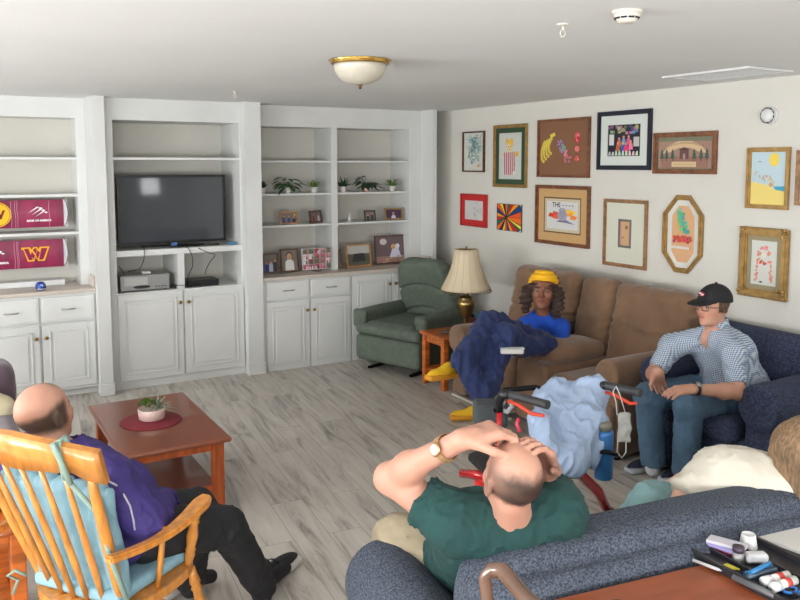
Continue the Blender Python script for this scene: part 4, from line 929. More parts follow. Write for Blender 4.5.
for s in(-1,1): MB().bar((s*.22,-.65,.015),(s*.22,.0,.015),.03,.025,.004).bar((s*.22,-.35,.02),(s*.22,-.35,.09),.03,.2).done('base_rail',BLKM,G,local=True)
# small cushion/pouch on near arm
def pouch(P): return rbx(P,(.31,.035,.50),(.045,.045,.075),.035)-.002*nz(P,20,2)
smesh('arm_cover',lambda P: rbx(P,(.30,.01,.49),(.068,.03,.085),.028)-.002*nz(P,20,2),(.18,-.06,.36),(.42,.10,.62),.01,GREENF,G,local=True)
# ---------------------------------------------------------------- generic tables
def leg_table(name,label,cat,c,sx,sy,h,topm,legm,th=.03,lw=.055,rz=0,shelf=None,apron=.07,inset=.04,bev=.012,group=None):
    r=root(name,label,cat,(c[0],c[1],0),rz,group); hx_,hy_=sx/2,sy/2
    MB().box((-hx_,-hy_,h-th),(hx_,hy_,h),bev,3).done('tabletop',topm,r,local=True)
    for a in(-1,1):
        for b in(-1,1):
            x,y=a*(hx_-inset-lw/2),b*(hy_-inset-lw/2); MB().box((x-lw/2,y-lw/2,0),(x+lw/2,y+lw/2,h-th-.0005),.006).done('leg',legm,r,local=True)
    ix,iy=hx_-inset-lw/2,hy_-inset-lw/2
    for s in(-1,1):
        MB().box((-ix+lw/2,s*iy-.012,h-th-apron),(ix-lw/2,s*iy+.012,h-th-.001),.003).done('apron',legm,r,local=True)
        MB().box((s*ix-.012,-iy+lw/2,h-th-apron),(s*ix+.012,iy-lw/2,h-th-.001),.003).done('apron',legm,r,local=True)
    if shelf:
        MB().box((-ix,-iy+lw/2-.004,shelf),(ix,iy-lw/2+.004,shelf+.018),.003).done('lower_shelf',topm,r,local=True)
        for s in(-1,1): MB().box((-ix+lw/2,s*iy-.012,shelf-.012),(ix-lw/2,s*iy+.012,shelf+.025),.003).done('stretcher',legm,r,local=True)
    return r
leg_table('coffee_table','cherry-topped wooden coffee table with lower shelf and red mat','coffee table',(1.005,4.47),.58,.98,.425,CHERRY,CHL,.028,.06,.0,.13,.05,.035,.02)
p=hz(151,421,.425); pm=Vector((p.x,p.y,.4255))
o=MB().lathe([(0,0),(.166,0),(.17,.002),(.166,.005),(0,.005)],pm,40).done('placemat',mat('burgundy_woven_mat',(122,34,46),.8,bump=.3,bs=160)); tag(o,'round burgundy placemat on the coffee table','placemat'); recenter(o)
p=pm+Vector((0.01,.02,.0058)); r=root('succulent_pot','pale pink pot of succulents and air plant on the burgundy mat','potted plant',p)
MB().lathe([(0,0),(.062,0),(.072,.006),(.077,.06),(.072,.064),(.066,.052),(0,.05)],p,28).done('pot',mat('pale_pink_ceramic',(212,186,178),.4),r)
mb=MB(); rg=random.Random(4)
for i in range(220):
    t=rg.uniform(0,2*PI); rr=rg.uniform(0,.045); c=p+Vector((-.024+rr*math.cos(t),rr*math.sin(t)*1.1,.058+.05*math.sqrt(max(0,1-(rr/.05)**2)))); d=(math.cos(t)*rr*14,math.sin(t)*rr*14,rg.uniform(.3,1)); leaf(mb,c,d,.017,.011,.1)
mb.done('succulent',mat('succulent_green',(104,134,62),.55,var=.3,vs=60),r)
mb=MB()
for i in range(46):
    t=rg.uniform(0,2*PI); e=rg.uniform(.15,1.4); leaf(mb,p+Vector((.035,.0,.055)),(math.cos(t)*math.cos(e),math.sin(t)*math.cos(e),math.sin(e)),rg.uniform(.08,.13),.009,.3)
mb.done('air_plant',mat('silver_green_leaf',(150,164,140),.6,var=.2,vs=40),r)
# end table by recliner, lamp
ET=leg_table('end_table','orange oak end table between recliner and loveseat, brass lamp on top','side table',(3.90,5.52),.62,.38,.455,ORW,ORW,.025,.05,math.radians(0),.12,.06,.02)
ET.location=(3.815,5.465,0)
zt_e=.456
pL=Vector((3.86,5.46,zt_e+.0005)); r=root('table_lamp','brass urn table lamp with beige bell shade on the end table','lamp',pL)
AB=mat('antique_brass_lamp',(150,126,78),.28,.9,var=.1,vs=12)
k=.92
MB().lathe([(0,0),(.07,0),(.072,.012),(.05,.02),(.03,.028),(.02,.05),(.018,.075),(.024,.085),(.018,.095),(.03,.115),(.060,.16),(.078,.22),(.080,.255),(.056,.27),(.06,.28),(.042,.295),(.02,.305),(.016,.325),(.02,.335),(.014,.345),(.014,.40),(0,.40)],pL,32).done('base',AB,r)
SH=mat('beige_pleated_shade',(206,190,162),.8,bump=.1,bs=40)
mb=MB(); zs0=pL.z+.355; z=[]; prof=[(.215,0),(.195,.04),(.165,.10),(.14,.16),(.122,.22),(.11,.29),(.102,.345)]
rings=[]
for rr,zz in prof+[(a-.004,b) for a,b in prof[::-1]]: rings.append((rr,zz))
mb.lathe(rings+[rings[0]],(pL.x,pL.y,zs0),32); mb.done('lamp_shade',SH,r)
mb=MB()
for i in range(64):
    t=2*PI*i/64; mb.sphere((pL.x+.214*math.cos(t),pL.y+.214*math.sin(t),zs0-.012),.006,6)
mb.done('beaded_fringe',mat('brown_beads',(120,96,74),.5),r)
mb=MB()
for i in range(16):
    t=2*PI*i/16; mb.tube([(pL.x+(a+.001)*math.cos(t),pL.y+(a+.001)*math.sin(t),zs0+b) for a,b in prof],.0018,5)
mb.done('seam_ribs',mat('shade_rib_cloth',(190,172,142),.8),r)
MB().lathe([(.008,0),(.008,.02),(.0,.03)],(pL.x,pL.y,zs0+.345),10).done('finial',AB,r)
mb=MB(); mb.bar((pL.x-.102,pL.y,zs0+.343),(pL.x+.102,pL.y,zs0+.343),.004,.004).bar((pL.x,pL.y-.102,zs0+.343),(pL.x,pL.y+.102,zs0+.343),.004,.004).tube([(pL.x,pL.y,zs0+.04),(pL.x,pL.y,zs0+.345)],.004,6); mb.done('shade_carrier',AB,r)
# things on end table
p=hz(439,333,zt_e); p=Vector((3.66,5.40,zt_e+.001))
o=smesh('knit_glove',lambda P: uni([ell(P,p+Vector((0,0,.018)),(.07,.04,.018)),ell(P,p+Vector((.06,-.03,.02)),(.04,.03,.02)),ell(P,p+Vector((-.05,.03,.015)),(.035,.025,.014))],.015)-.004*nz(P,40,2),p-Vector((.14,.1,.002)),p+Vector((.14,.1,.06)),.006,mat('brown_knit',(92,76,66),.9,bump=.4,bs=200)); tag(o,'crumpled brown cloth bundle at the front of the end table','cloth'); recenter(o)
p=Vector((4.02,5.465,zt_e+.001)); r=root('storage_tray','dark maroon wooden tray behind the loveseat arm on the end table','tray',p,math.radians(0))
mb=MB(); mb.box((-.085,-.14,0),(.085,.14,.012)); mb.done('tray_bottom',mat('maroon_wood',(88,40,38),.4),r,local=True)
for a,b in(((-.085,-.14,.0125),(-.073,.14,.10)),((.073,-.14,.0125),(.085,.14,.10)),((-.0725,-.14,.0125),(.0725,-.128,.10)),((-.0725,.128,.0125),(.0725,.14,.10))): bx(a,b,.003).done('tray_side',mat('maroon_wood',(0,0,0)),r,local=True)
solo(MB().box((3.99,5.40,zt_e+.015),(4.06,5.52,zt_e+.125),.01),'tissue_pack',mat('teal_plastic_wrap',(60,130,140),.4),'teal packet standing in the maroon tray','packet')
# ---------------------------------------------------------------- foreground sofa (seen from behind)
FS=root('sofa','blue-grey woven sofa in the foreground seen from behind','sofa',(1.12,1.512,0),math.radians(-8.6))
def fsback(P):
    d=rbx(P,(1.3,.13,.50),(1.29,.10,.30),.07); roll=rbx(P,(1.3,.125,.795),(1.3,.10,.075),.068); mid=rbx(P,(1.3,.045,.70),(1.3,.07,.115),.055)
    d=smin(smin(d,mid,.012),roll,.012)
    c=np.sqrt(np.maximum(.24-P[:,0],0)**2+np.maximum(P[:,2]-.63,0)**2)-.245; d=smax(d,c,.03)
    g=np.sqrt((P[:,1]-.030)**2+(P[:,2]-.826)**2)-.014; d=smax(d,-g,.012)
    return d-.003*nz(P,6,2)
smesh('backrest',fsback,(-.1,-.08,.16),(2.68,.36,.96),.013,NAVY2,FS,local=True)
def fsarm(x0):
    def fn(P):
        zc=.50; d=rbx(P,(x0,.40,.28),(.10,.36,.22),.04); cy=smax(np.sqrt((P[:,0]-x0)**2+(P[:,2]-zc)**2)-.135,np.abs(P[:,1]-.37)-.38,.08); return smin(d,cy,.03)-.003*nz(P,6,4)
    return fn
smesh('armrest',fsarm(.0),(-.2,-.06,.02),(.2,.84,.70),.013,NAVY2,FS,local=True)
smesh('armrest',fsarm(2.56),(2.36,-.06,.02),(2.76,.84,.70),.014,NAVY2,FS,local=True)
blob('base',(1.28,.44,.20),(1.17,.30,.14),.03,NAVY2,FS,.022,local=True)
for k in range(3): blob('seat_cushion',(.14+.38+k*.765,.50,.395),(.375,.27,.075),.05,NAVY2,FS,.016,local=True)
for x in(.05,2.5):
    for y in(.06,.72): MB().lathe([(0,0),(.02,0),(.028,.06),(0,.06)],(x,y,0),12).done('foot',DKWOOD,FS,local=True)
# ---------------------------------------------------------------- desk in the foreground and things on it
DZ=.78; DK=root('desk','reddish wood desk behind the foreground sofa, papers and organiser on top','desk',(1.27,1.446,0),math.radians(-8.8))
DESKW=mat('desk_cherry_laminate',(146,76,44),.3,var=.10,vs=3,stretch=(1,7,1),coat=.2)
MB().box((0,-.66,DZ-.03),(1.5,0,DZ),.006,3).done('desktop',DESKW,DK,local=True)
for x in(.04,1.44):
    MB().box((x,-.62,0),(x+.025,-.04,DZ-.031)).done('side_panel',DESKW,DK,local=True)
MB().box((.066,-.06,.3),(1.439,-.045,DZ-.031)).done('modesty_panel',DESKW,DK,local=True)
zz=DZ+.001
def loc(px,py,z=zz): return hz(px,py,z)
def quadslab(name,pts,z,th,m,label,cat,bev=0,grp=None,colr=None):
    P_=[hz(u,v,z) for u,v in pts]; c=sum(P_,Vector())/len(P_); mb=MB(); 
    if colr: mb.col(colr)
    mb.prism([(q.x,q.y) for q in P_],(0,0,th),(0,0,z),(1,0,0),(0,1,0))
    if bev: bmesh.ops.bevel(mb.bm,geom=list(mb.bm.edges),offset=bev,segments=2,affect='EDGES')
    return solo(mb,name,m,label,cat,grp)
# black organiser case: tray with raised rim and channels
TR=mat('charcoal_plastic',(44,44,48),.35); 
P0=loc(688,555);P1=loc(750,540);P2_=loc(857,592);P3=loc(790,612)
ux=(P3-P0).normalized(); 
r=root('desk_organiser','black plastic desk organiser tray full of pens and small items','organiser',P0)
def qd(u,v): return P0+(P3-P0)*u+(P1-P0)*v
def slab(mb,u0,v0,u1,v1,z0,z1,bev=.003):
    A=[qd(u0,v0),qd(u1,v0),qd(u1,v1),qd(u0,v1)]; mb.prism([(q_.x,q_.y) for q_ in A],(0,0,z1-z0),(0,0,z0),(1,0,0),(0,1,0)); return mb
slab(MB(),0,0,1,1,zz,zz+.006).done('tray_bottom',TR,r)
for a in((0,0,1,.04),(0,.96,1,1),(0,.04,.03,.96),(.97,.04,1,.96)): slab(MB(),*a,zz+.0065,zz+.022).done('rim',TR,r)
for v in(.25,.62): slab(MB(),.03,v,.97,v+.025,zz+.0065,zz+.018).done('tray_divider',TR,r)
zi=zz+.0075
def stick(name,label,cat,a,b,rr,m,za=None,grp=None,taper=False):
    za=zi if za is None else za; A_=hz(*a,za+rr);B_=hz(*b,za+rr); return solo(MB().tube([A_,A_.lerp(B_,.86),B_],[rr,rr,rr*.2 if taper else rr],10),name,m,label,cat,grp)
WP=mat('white_paper',(206,204,200),.7); 
stick('pen','white pen lying along the front edge of the organiser','pen',(693,560),(722,571),.0045,mat('white_pen_barrel',(190,190,192),.3),taper=True)
stick('marker_pen','thick grey translucent marker along the organiser front','pen',(733,577),(775,596),.008,mat('grey_translucent_plastic',(120,122,126),.3,trans=.3))
# stacked notepads
def pad(a,b,c,d,z,th,col,label): 
    return quadslab('notepad',(a,b,c,d),z,th,mat('pad_%d_%d_%d'%col,col,.6),label,'notepad',grp='small notepads in the organiser')
pad((706,548),(732,557),(738,551),(711,544),zi,.012,(150,50,70),'dark red notepad at the bottom of the small pad stack')
pad((706,545),(734,555),(739,549),(711,541),zi+.0125,.012,(150,140,190),'lilac notepad in the middle of the small pad stack')
pad((706,542),(744,552),(748,547),(711,537),zi+.025,.008,(200,196,204),'white notepad topmost of the small pad stack')
quadslab('sticky_note',((722,566),(733,570),(740,570),(727,564)),zi,.003,mat('yellow_paper',(220,204,70),.6),'small yellow paper scrap in the organiser','paper')
p=loc(738,562,zi); r=root('sharpener','small silver and dark cylinder standing in the organiser','pencil sharpener',p); MB().lathe([(0,0),(.015,0),(.015,.03),(0,.03)],p,16).done('body',GREYP,r); MB().lathe([(0,.0305),(.016,.0305),(.016,.045),(0,.045)],p,16).done('cap',mat('dark_purple_plastic',(66,54,66),.4),r)
p=loc(756,562,zi); o=smesh('eraser',lambda P: rbx(P,p+Vector((0,0,.014)),(.03,.016,.013),.008,rotm(0,0,-.5)),p-Vector((.05,.05,.01)),p+Vector((.05,.05,.05)),.003,mat('white_rubber',(200,200,202),.5)); tag(o,'white rounded eraser in the organiser','eraser'); recenter(o)
for i,(a,b) in enumerate((((744,574),(772,566)),((747,577),(776,569)),((750,573),(770,563)))):
    stick('binder_clip_pen',['blue translucent pen, topmost of the crossed pens','dark blue pen, nearest of the crossed pens','blue pen, farthest of the crossed pens'][i],'pen',a,b,.006,mat('blue_translucent_plastic_%d'%i,[(50,90,130),(60,74,90),(40,110,160)][i],.3),zi+.003+.009*i,'crossed blue pens in the organiser')
def gluestick(a,b,label):
    A_=hz(*a,zi+.014);B_=hz(*b,zi+.014); r=root('correction_pen',label,'glue stick',A_); ax=(B_-A_).normalized(); q_=ax.to_track_quat('Z','Y').to_matrix(); L_=(B_-A_).length
    MB().lathe([(0,0),(.0115,0),(.0115,L_*.7),(0,L_*.7)],A_,16,q_).done('barrel',WP,r); MB().lathe([(0,L_*.7+.0005),(.013,L_*.7+.0005),(.013,L_),(0,L_)],A_,16,q_).done('cap',WPL,r); MB().lathe([(.0118,L_*.25),(.0122,L_*.25),(.0122,L_*.45),(.0118,L_*.45)],A_,16,q_).done('label_band',mat('red_label',(190,60,50),.5),r)
gluestick((788,575),(763,582),'white glue stick with red band, left of the pair'); gluestick((795,580),(772,588),'white glue stick with red band, right of the pair')
c=loc(790,590,zi+.006); mb=MB()
for s in(0,1):
    cc=c+Vector((.022*s,-.03*s,0)); mb.tube([cc+Vector((.02*math.cos(t),.013*math.sin(t),0)) for t in [2*PI*i/18 for i in range(18)]],.004,8,closed=True)
o=solo(mb,'scissors',mat('bright_blue_plastic',(40,120,200),.35),'bright blue scissor handles at the right photo edge','scissors')
# cup of tape (white frustum), papers
p=loc(748,549,DZ+.001); r=root('paper_cup','small white cup standing behind the organiser','cup',p); p2=p
MB().lathe([(0,0),(.026,0),(.019,.045),(.0165,.045),(.016,.04),(0,.04)],p,24).done('cup_body',WPL,r); MB().lathe([(.0265,0),(.029,.002),(.0265,.004)],p,24).done('cup_rim',WPL,r)
quadslab('dark_folder',((748,541),(770,533),(850,560),(830,575)),DZ+.001,.008,TR,'charcoal folder lying under the white paper stack','folder')
quadslab('paper_stack',((757,539),(796,527),(880,552),(850,572)),DZ+.0095,.008,WP,'stack of off-white papers on the desk at the right photo edge','paper')
# ---------------------------------------------------------------- curved-arm chair at the desk
q0=dp(487,600,1.62);q1=dp(485,577,1.62);q2=dp(492,570,1.62);q3=dp(503,571,1.60);q4=dp(514,584,1.55);q5=dp(528,600,1.5)
BW=mat('taupe_bentwood',(112,82,66),.22,var=.15,vs=8,coat=.5)
AC=root('bentwood_armchair','brown bentwood chair whose curved arm rises at the bottom of the photo','chair',(q3.x,q3.y-.3,0))
zf=q0.z
def arm(dx):
    o_=Vector((dx,0,0)); pts=[Vector((q0.x,q0.y,.02)),Vector((q0.x,q0.y,.4)),q0,q1,q2,q3,q4,q5,q5+(q5-q4)*2.0+Vector((0,0,.02)),q5+(q5-q4)*4.0+Vector((0,-.05,.06))]
    return MB().tube([p_+o_ for p_ in pts],[.016,.016,.013,.014,.016,.017,.017,.016,.016,.015],12)
arm(0).done('arm_frame',BW,AC); arm(-.5).done('arm_frame',BW,AC)
bk=q5+(q5-q4)*4.0
MB().box((q0.x-.48,bk.y+.02,.60),(q0.x-.02,q0.y-.02,.64),.015,3).done('seat',BW,AC)
for dx in(0,-.5): MB().tube([Vector((bk.x+dx,bk.y-.05,.02)),Vector((bk.x+dx,bk.y-.05,bk.z+.15))],.016,10).done('rear_leg',BW,AC)
MB().box((bk.x-.5,bk.y-.065,bk.z-.1),(bk.x,bk.y-.035,bk.z+.12),.01).done('backrest',BW,AC)
# ---------------------------------------------------------------- plum sofa, left table
c=hz(2,384,.78); PS=root('plum_sofa','plum velvet sofa end at the left photo edge behind the bald man','sofa',(-.15,4.55,0))
blob('backrest',(-.35,4.70,.52),(.66,.13,.30),.08,PLUM,PS,.02); blob('base',(-.35,4.32,.24),(.62,.34,.18),.05,PLUM,PS,.022); [MB().lathe([(0,0),(.025,0),(.025,.062),(0,.062)],(x_,y_,0),12).done('foot',DKWOOD,PS) for x_ in(-.8,.1) for y_ in(4.1,4.6)]; blob('armrest',(.20,4.36,.38),(.10,.36,.22),.08,PLUM,PS,.018)
p=Vector((.08,4.48,.585)); o=smesh('throw_pillow',lambda P: rbx(P,p,(.17,.06,.17),.055,rotm(.25,.5,.1))-.02*np.clip(1-ln(P-A3(p))/.2,0,1),p-Vector((.32,.2,.3)),p+Vector((.32,.2,.3)),.01,mat('cream_cushion_cotton',(206,196,164),.9,bump=.2,bs=60)); tag(o,'cream cushion leaning on the plum sofa','cushion'); recenter(o)
LT=leg_table('side_table','orange wooden side table at the left edge, yellow cup on top','side table',(-.08,3.42),.60,.46,.50,ORW,ORW,.025,.055,math.radians(4),.12,.05,.01)
p=hz(15,520,.501); r=root('drink_cup','yellow cup with white base on the left side table','cup',p)
MB().lathe([(0,0),(.024,0),(.026,.022),(0,.022)],p,20).done('cup_base',WPL,r); MB().lathe([(.026,.0225),(.030,.10),(.027,.10),(.023,.03),(0,.03)],p,20).done('cup_body',mat('yellow_plastic',(232,168,40),.4),r)
p=hz(-2,508,.501); o=MB().lathe([(0,0),(.04,0),(.05,.03),(.045,.045),(0,.05)],p,20).done('snack_bowl',mat('maroon_plastic',(120,50,50),.4)); tag(o,'maroon bowl cut by the photo edge on the left table','bowl'); recenter(o)
# ---------------------------------------------------------------- rocking chair
Fr=Vector((.81,.59,0)).normalized(); Rr=Vector((Fr.y,-Fr.x,0)); SC=Vector((.495,2.86,0))
RC=root('rocking_chair','honey pine rocking chair with spindle back and blue tied cushions','rocking chair',SC)
def w_(f,r_,z): return SC+Fr*f+Rr*r_+Vector((0,0,z))
Rm3=Matrix((Rr,Fr,Vector((0,0,1)))).transposed()
mb=MB(); pts=[]
for i in range(36):
    t=2*PI*i/36; c_,s_=math.cos(t),math.sin(t); pts.append((math.copysign(abs(c_)**.75,c_)*.238,math.copysign(abs(s_)**.75,s_)*.245))
mb.prism(pts,(0,0,.035),SC+Vector((0,0,.385)),Rr,Fr); bmesh.ops.bevel(mb.bm,geom=[e for e in mb.bm.edges if len(e.link_faces)==2 and abs(e.calc_face_angle(0))>.7],offset=.01,segments=3,affect='EDGES'); mb.done('seat',HONEY,RC)
def turned(a,b,r0,prof=None,seg=12):
    a=Vector(a);b=Vector(b); L_=(b-a).length; q_=(b-a).normalized().to_track_quat('Z','Y').to_matrix()
    prof=prof or [(0,.7),(.1,.8),(.2,1.05),(.24,.75),(.27,1.1),(.30,.8),(.5,1.15),(.7,.8),(.73,1.1),(.76,.75),(.8,1.05),(.9,.8),(1,.7)]
    return MB().lathe([(0,0)]+[(k_*r0,t*L_) for t,k_ in prof]+[(0,L_)],a,seg,q_)
for s in(-1,1):
    turned(w_(.17,s*.19,.385),w_(.22,s*.235,.075),.02).done('leg',HONEY,RC); turned(w_(-.15,s*.17,.385),w_(-.20,s*.225,.075),.02).done('leg',HONEY,RC)
    pts=[w_(-.52+.1*i,s*.23,.035+.40*((i/9.-.55)**2)) for i in range(10)]
    mb=MB(); 
    for a,b in zip(pts,pts[1:]): mb.bar(a,b,.032,.045,.004)
    mb.done('rocker',HONEY,RC)
    turned(w_(.19,s*.21,.22),w_(-.17,s*.20,.22),.012).done('stretcher',HONEY,RC)
turned(w_(.19,-.2,.2),w_(.19,.2,.2),.013).done('stretcher',HONEY,RC)
# back: crest rail curved, spindles
def crest(u):  # u -1..1
    return w_(-.36-.07*(1-u*u)+.02,u*.288,.972+.030*(1-u*u))
mb=MB(); n=20; A0=[]
prev=None; fs=[]
lean=(w_(-.36,0,.98)-w_(-.2,0,.42)).normalized()
for i in range(n+1):
    u=-1+2*i/n; c_=crest(u); hh=.052+.010*math.cos(u*PI*2)*(.6) -(.014 if abs(u)>.55 and abs(u)<.72 else 0); up_=lean
    tn=(crest(min(1,u+.05))-crest(max(-1,u-.05))).normalized(); nn=tn.cross(up_).normalized()
    top=.055+.012*(1-abs(u)); ring=[c_+up_*top+nn*.012,c_+up_*top-nn*.012,c_-up_*hh-nn*.012,c_-up_*hh+nn*.012]
    V=[mb.bm.verts.new(q_) for q_ in ring]
    if prev:
        for k_ in range(4): f=mb.bm.faces.new((prev[k_],prev[(k_+1)%4],V[(k_+1)%4],V[k_])); f.smooth=(k_%2==1)
    else: mb.bm.faces.new(V[::-1])
    prev=V
mb.bm.faces.new(prev); mb.done('crest_rail',HONEY,RC)
for i in range(7):
    u=-.84+1.68*i/6; top=crest(u)-lean*.03; bot=w_(-.20+.035*abs(u)**2*1.5,u*.205,.415)
    if i in(0,6): turned(bot,top,.017,[(0,.8),(.1,.9),(.2,1.0),(.5,1.15),(.8,.95),(1,.7)]).done('back_post',HONEY,RC)
    else: turned(bot,top,.0105,[(0,.8),(.3,1.15),(.6,1.0),(1,.7)],10).done('spindle',HONEY,RC)
for s in(-1,1):
    pa=w_(-.30,s*.250,.65); pb=w_(.17,s*.272,.672)
    mb=MB(); n=12; prev=None
    for i in range(n+1):
        t=i/n; c_=pa.lerp(pb,t)+Vector((0,0,.025*math.sin(t*PI)*-1))+Rr*s*.02*math.sin(t*PI); hw=.018+.022*max(0,(t-.35)/.65) if t<.93 else .034; 
        if i==n: hw=.02
        V=[mb.bm.verts.new(c_+Rr*a*hw+Vector((0,0,b*.012))) for a,b in((1,1),(-1,1),(-1,-1),(1,-1))]
        if prev:
            for k_ in range(4): mb.bm.faces.new((prev[k_],prev[(k_+1)%4],V[(k_+1)%4],V[k_]))
        else: mb.bm.faces.new(V[::-1])
        prev=V
    mb.bm.faces.new(prev); bmesh.ops.bevel(mb.bm,geom=list(mb.bm.edges),offset=.006,segments=2,affect='EDGES'); mb.done('armrest',HONEY,RC)
    turned(w_(.13,s*.21,.415),w_(.12,s*.262,.66),.019).done('arm_post',HONEY,RC); turned(w_(-.04,s*.215,.415),w_(-.05,s*.258,.65),.0105,[(0,.8),(.5,1.1),(1,.7)],10).done('spindle',HONEY,RC)
# cushions (tied on) - own thing
BLC=mat('pale_blue_cushion_cotton',(130,168,182),.85,var=.08,vs=10,bump=.15,bs=60)
backc=w_(-.205,0,.645); RmB=frame(Rr,(Vector(lean).cross(Rr)).normalized(),lean)
def backcush(P):
    q_=(P-A3(backc))@RmB; x=q_[:,0]; w=.185+.055*np.clip(q_[:,2]/.5+.5,0,1)
    q2_=q_.copy(); q2_[:,0]=x/w*.22; d=rbx(q2_,(0,0,0),(.22,.037,.235),.034)
    return d+.016*np.exp(-((np.mod(x+.035,.07)-.035)/.010)**2)-.003*nz(P,45,3)
o=smesh('back_cushion',backcush,backc-Vector((.42,.42,.36)),backc+Vector((.42,.42,.36)),.008,BLC); tag(o,'pale blue channelled back cushion tied to the rocking chair','cushion'); bc=o
TIE=mat('sage_cotton_ties',(134,158,146),.85)
def ribbon(pts,rr=.006): return MB().tube(pts,rr,6)
ct=crest(.62)
ribbon([ct+lean*-.06-Fr*.02,ct+lean*.07-Fr*.005,ct+lean*.075+Fr*.02,ct-lean*.02+Fr*.035],.010).done('tie',TIE,bc)
ribbon([ct+lean*.07-Fr*.025,ct-lean*.0-Fr*.03+Rr*.02,ct-lean*.07-Fr*.03+Rr*.03],.009).done('tie',TIE,bc)
ribbon([ct+lean*-.05-Fr*.02,w_(-.30,.21,.80),w_(-.25,.215,.62),w_(-.19,.23,.43)],.009).done('tie',TIE,bc)
recenter(bc)
sc_=w_(.0,0,.447)
o=smesh('seat_cushion',lambda P: rbx((P-A3(sc_))@frame(Rr,Fr,Vector((0,0,1))),(0,0,0),(.195,.205,.027),.026)-.003*nz(P,20,3),sc_-Vector((.4,.4,.06)),sc_+Vector((.4,.4,.06)),.009,BLC); tag(o,'pale blue seat cushion under the man in the rocking chair','cushion'); st=o
for s in(-1,1):
    b_=w_(-.19,s*.235,.44); ribbon([b_,b_-Fr*.03+Vector((0,0,.03))+Rr*s*.02,b_-Fr*.04+Rr*s*.045+Vector((0,0,.01)),b_-Fr*.02+Rr*s*.02-Vector((0,0,.01)),b_+Rr*s*.05-Fr*.02-Vector((0,0,.07))],.006).done('tie',TIE,st)
recenter(st)
# ---------------------------------------------------------------- people
def V3(*a): return Vector(a)
def unit(v): return Vector(v).normalized()
def basis(fw,up=(0,0,1)):
    f=unit(fw); r=f.cross(Vector(up)).normalized(); u=r.cross(f); return frame(r,f,u),r,f,u
def head_d(P,c,Rm,s,hp):
    q=((P-A3(c))@Rm)/s; X=np.abs(q[:,0]); q2=q.copy(); q2[:,0]=X
    d=ell(q,(0,-.012,.028),(.074,.095,.085)); d=smin(d,ell(q,(0,.022,-.035),(.058,.066,.075)),.03)
    d=smin(d,ell(q,(0,.040,-.082),(.038,.040,.026)),.025)
    d=smin(d,ell(q2,(.036,.055,-.025),(.022,.022,.022)),.025)
    d=smin(d,cap(q2,(.012,.082,.020),(.042,.066,.016),.008,.006),.014)
    d=smax(d,-ell(q2,(.030,.097,.000),(.015,.014,.010)),.012)
    d=smin(d,ell(q2,(.030,.072,.000),(.0125,.0125,.0125)),.004)
    d=smin(d,cap(q,(0,.086,.012),(0,.104,-.026),.007,.011),.012); d=smin(d,ell(q2,(.011,.092,-.030),(.008,.010,.007)),.006)
    d=smin(d,cap(q2,(0,.091,-.052),(.017,.083,-.054),.006,.003),.006); d=smin(d,cap(q2,(0,.088,-.064),(.015,.081,-.062),.007,.004),.006)
    d=smin(d,ell(q,(0,.070,-.096),(.018,.016,.014)),.018)
    ear=ell(q2,(.079,-.008,-.008),(.009,.019,.032)); ear=smax(ear,-ell(q2,(.090,-.004,-.004),(.008,.011,.018)),.006); d=smin(d,ear,.008)
    return d*s
def head_col(q,base,hp):
    n=len(q); C=np.tile(np.array(base,float),(n,1)); X=np.abs(q[:,0])
    def mix(m,c): 
        nonlocal C
        m=np.clip(m,0,1)[:,None]; C=C*(1-m)+np.array(c,float)*m
    g=lambda x,w: np.exp(-(x/w)**2)
    mix(.35*g(X-.045,.02)*g(q[:,2]+.035,.02)*(q[:,1]>.03),tuple(v*a for v,a in zip(base,(1.0,.78,.74))))
    mix(.30*g(q[:,0],.014)*g(q[:,2]+.028,.012)*(q[:,1]>.09),tuple(v*a for v,a in zip(base,(1.0,.78,.74))))
    lip=((X/.021)**2+((q[:,2]+.057)/.010)**2<1)&(q[:,1]>.076); mix(lip*1.0,hp.get('lip',(176,98,92)))
    brow=(np.abs(q[:,2]-.022-(.02-np.abs(X-.03))*.15)<.0045)&(X>.012)&(X<.05)&(q[:,1]>.05); mix(brow*.85,hp.get('brow',(90,70,56)))
    ey=((X-.030)**2/.0125**2+q[:,2]**2/.0065**2<1)&(q[:,1]>.07); mix(ey*1.0,hp.get('white',(196,186,176))); iris=((X-.029)**2+q[:,2]**2<.0068**2)&(q[:,1]>.07); mix(iris*1.0,(44,32,28))
    lid=(np.abs(q[:,2]-.0065)<.0022)&(np.abs(X-.030)<.013)&(q[:,1]>.07); mix(lid*.7,(80,56,46))
    if hp.get('beard'): 
        b=hp['beard']; m=np.clip(1-np.abs(q[:,2]+.075)/.045,0,1)*(q[:,1]>.0); mix(m*b[1],b[0])
    if hp.get('hair'): C=hp['hair'](q,C)
    return C
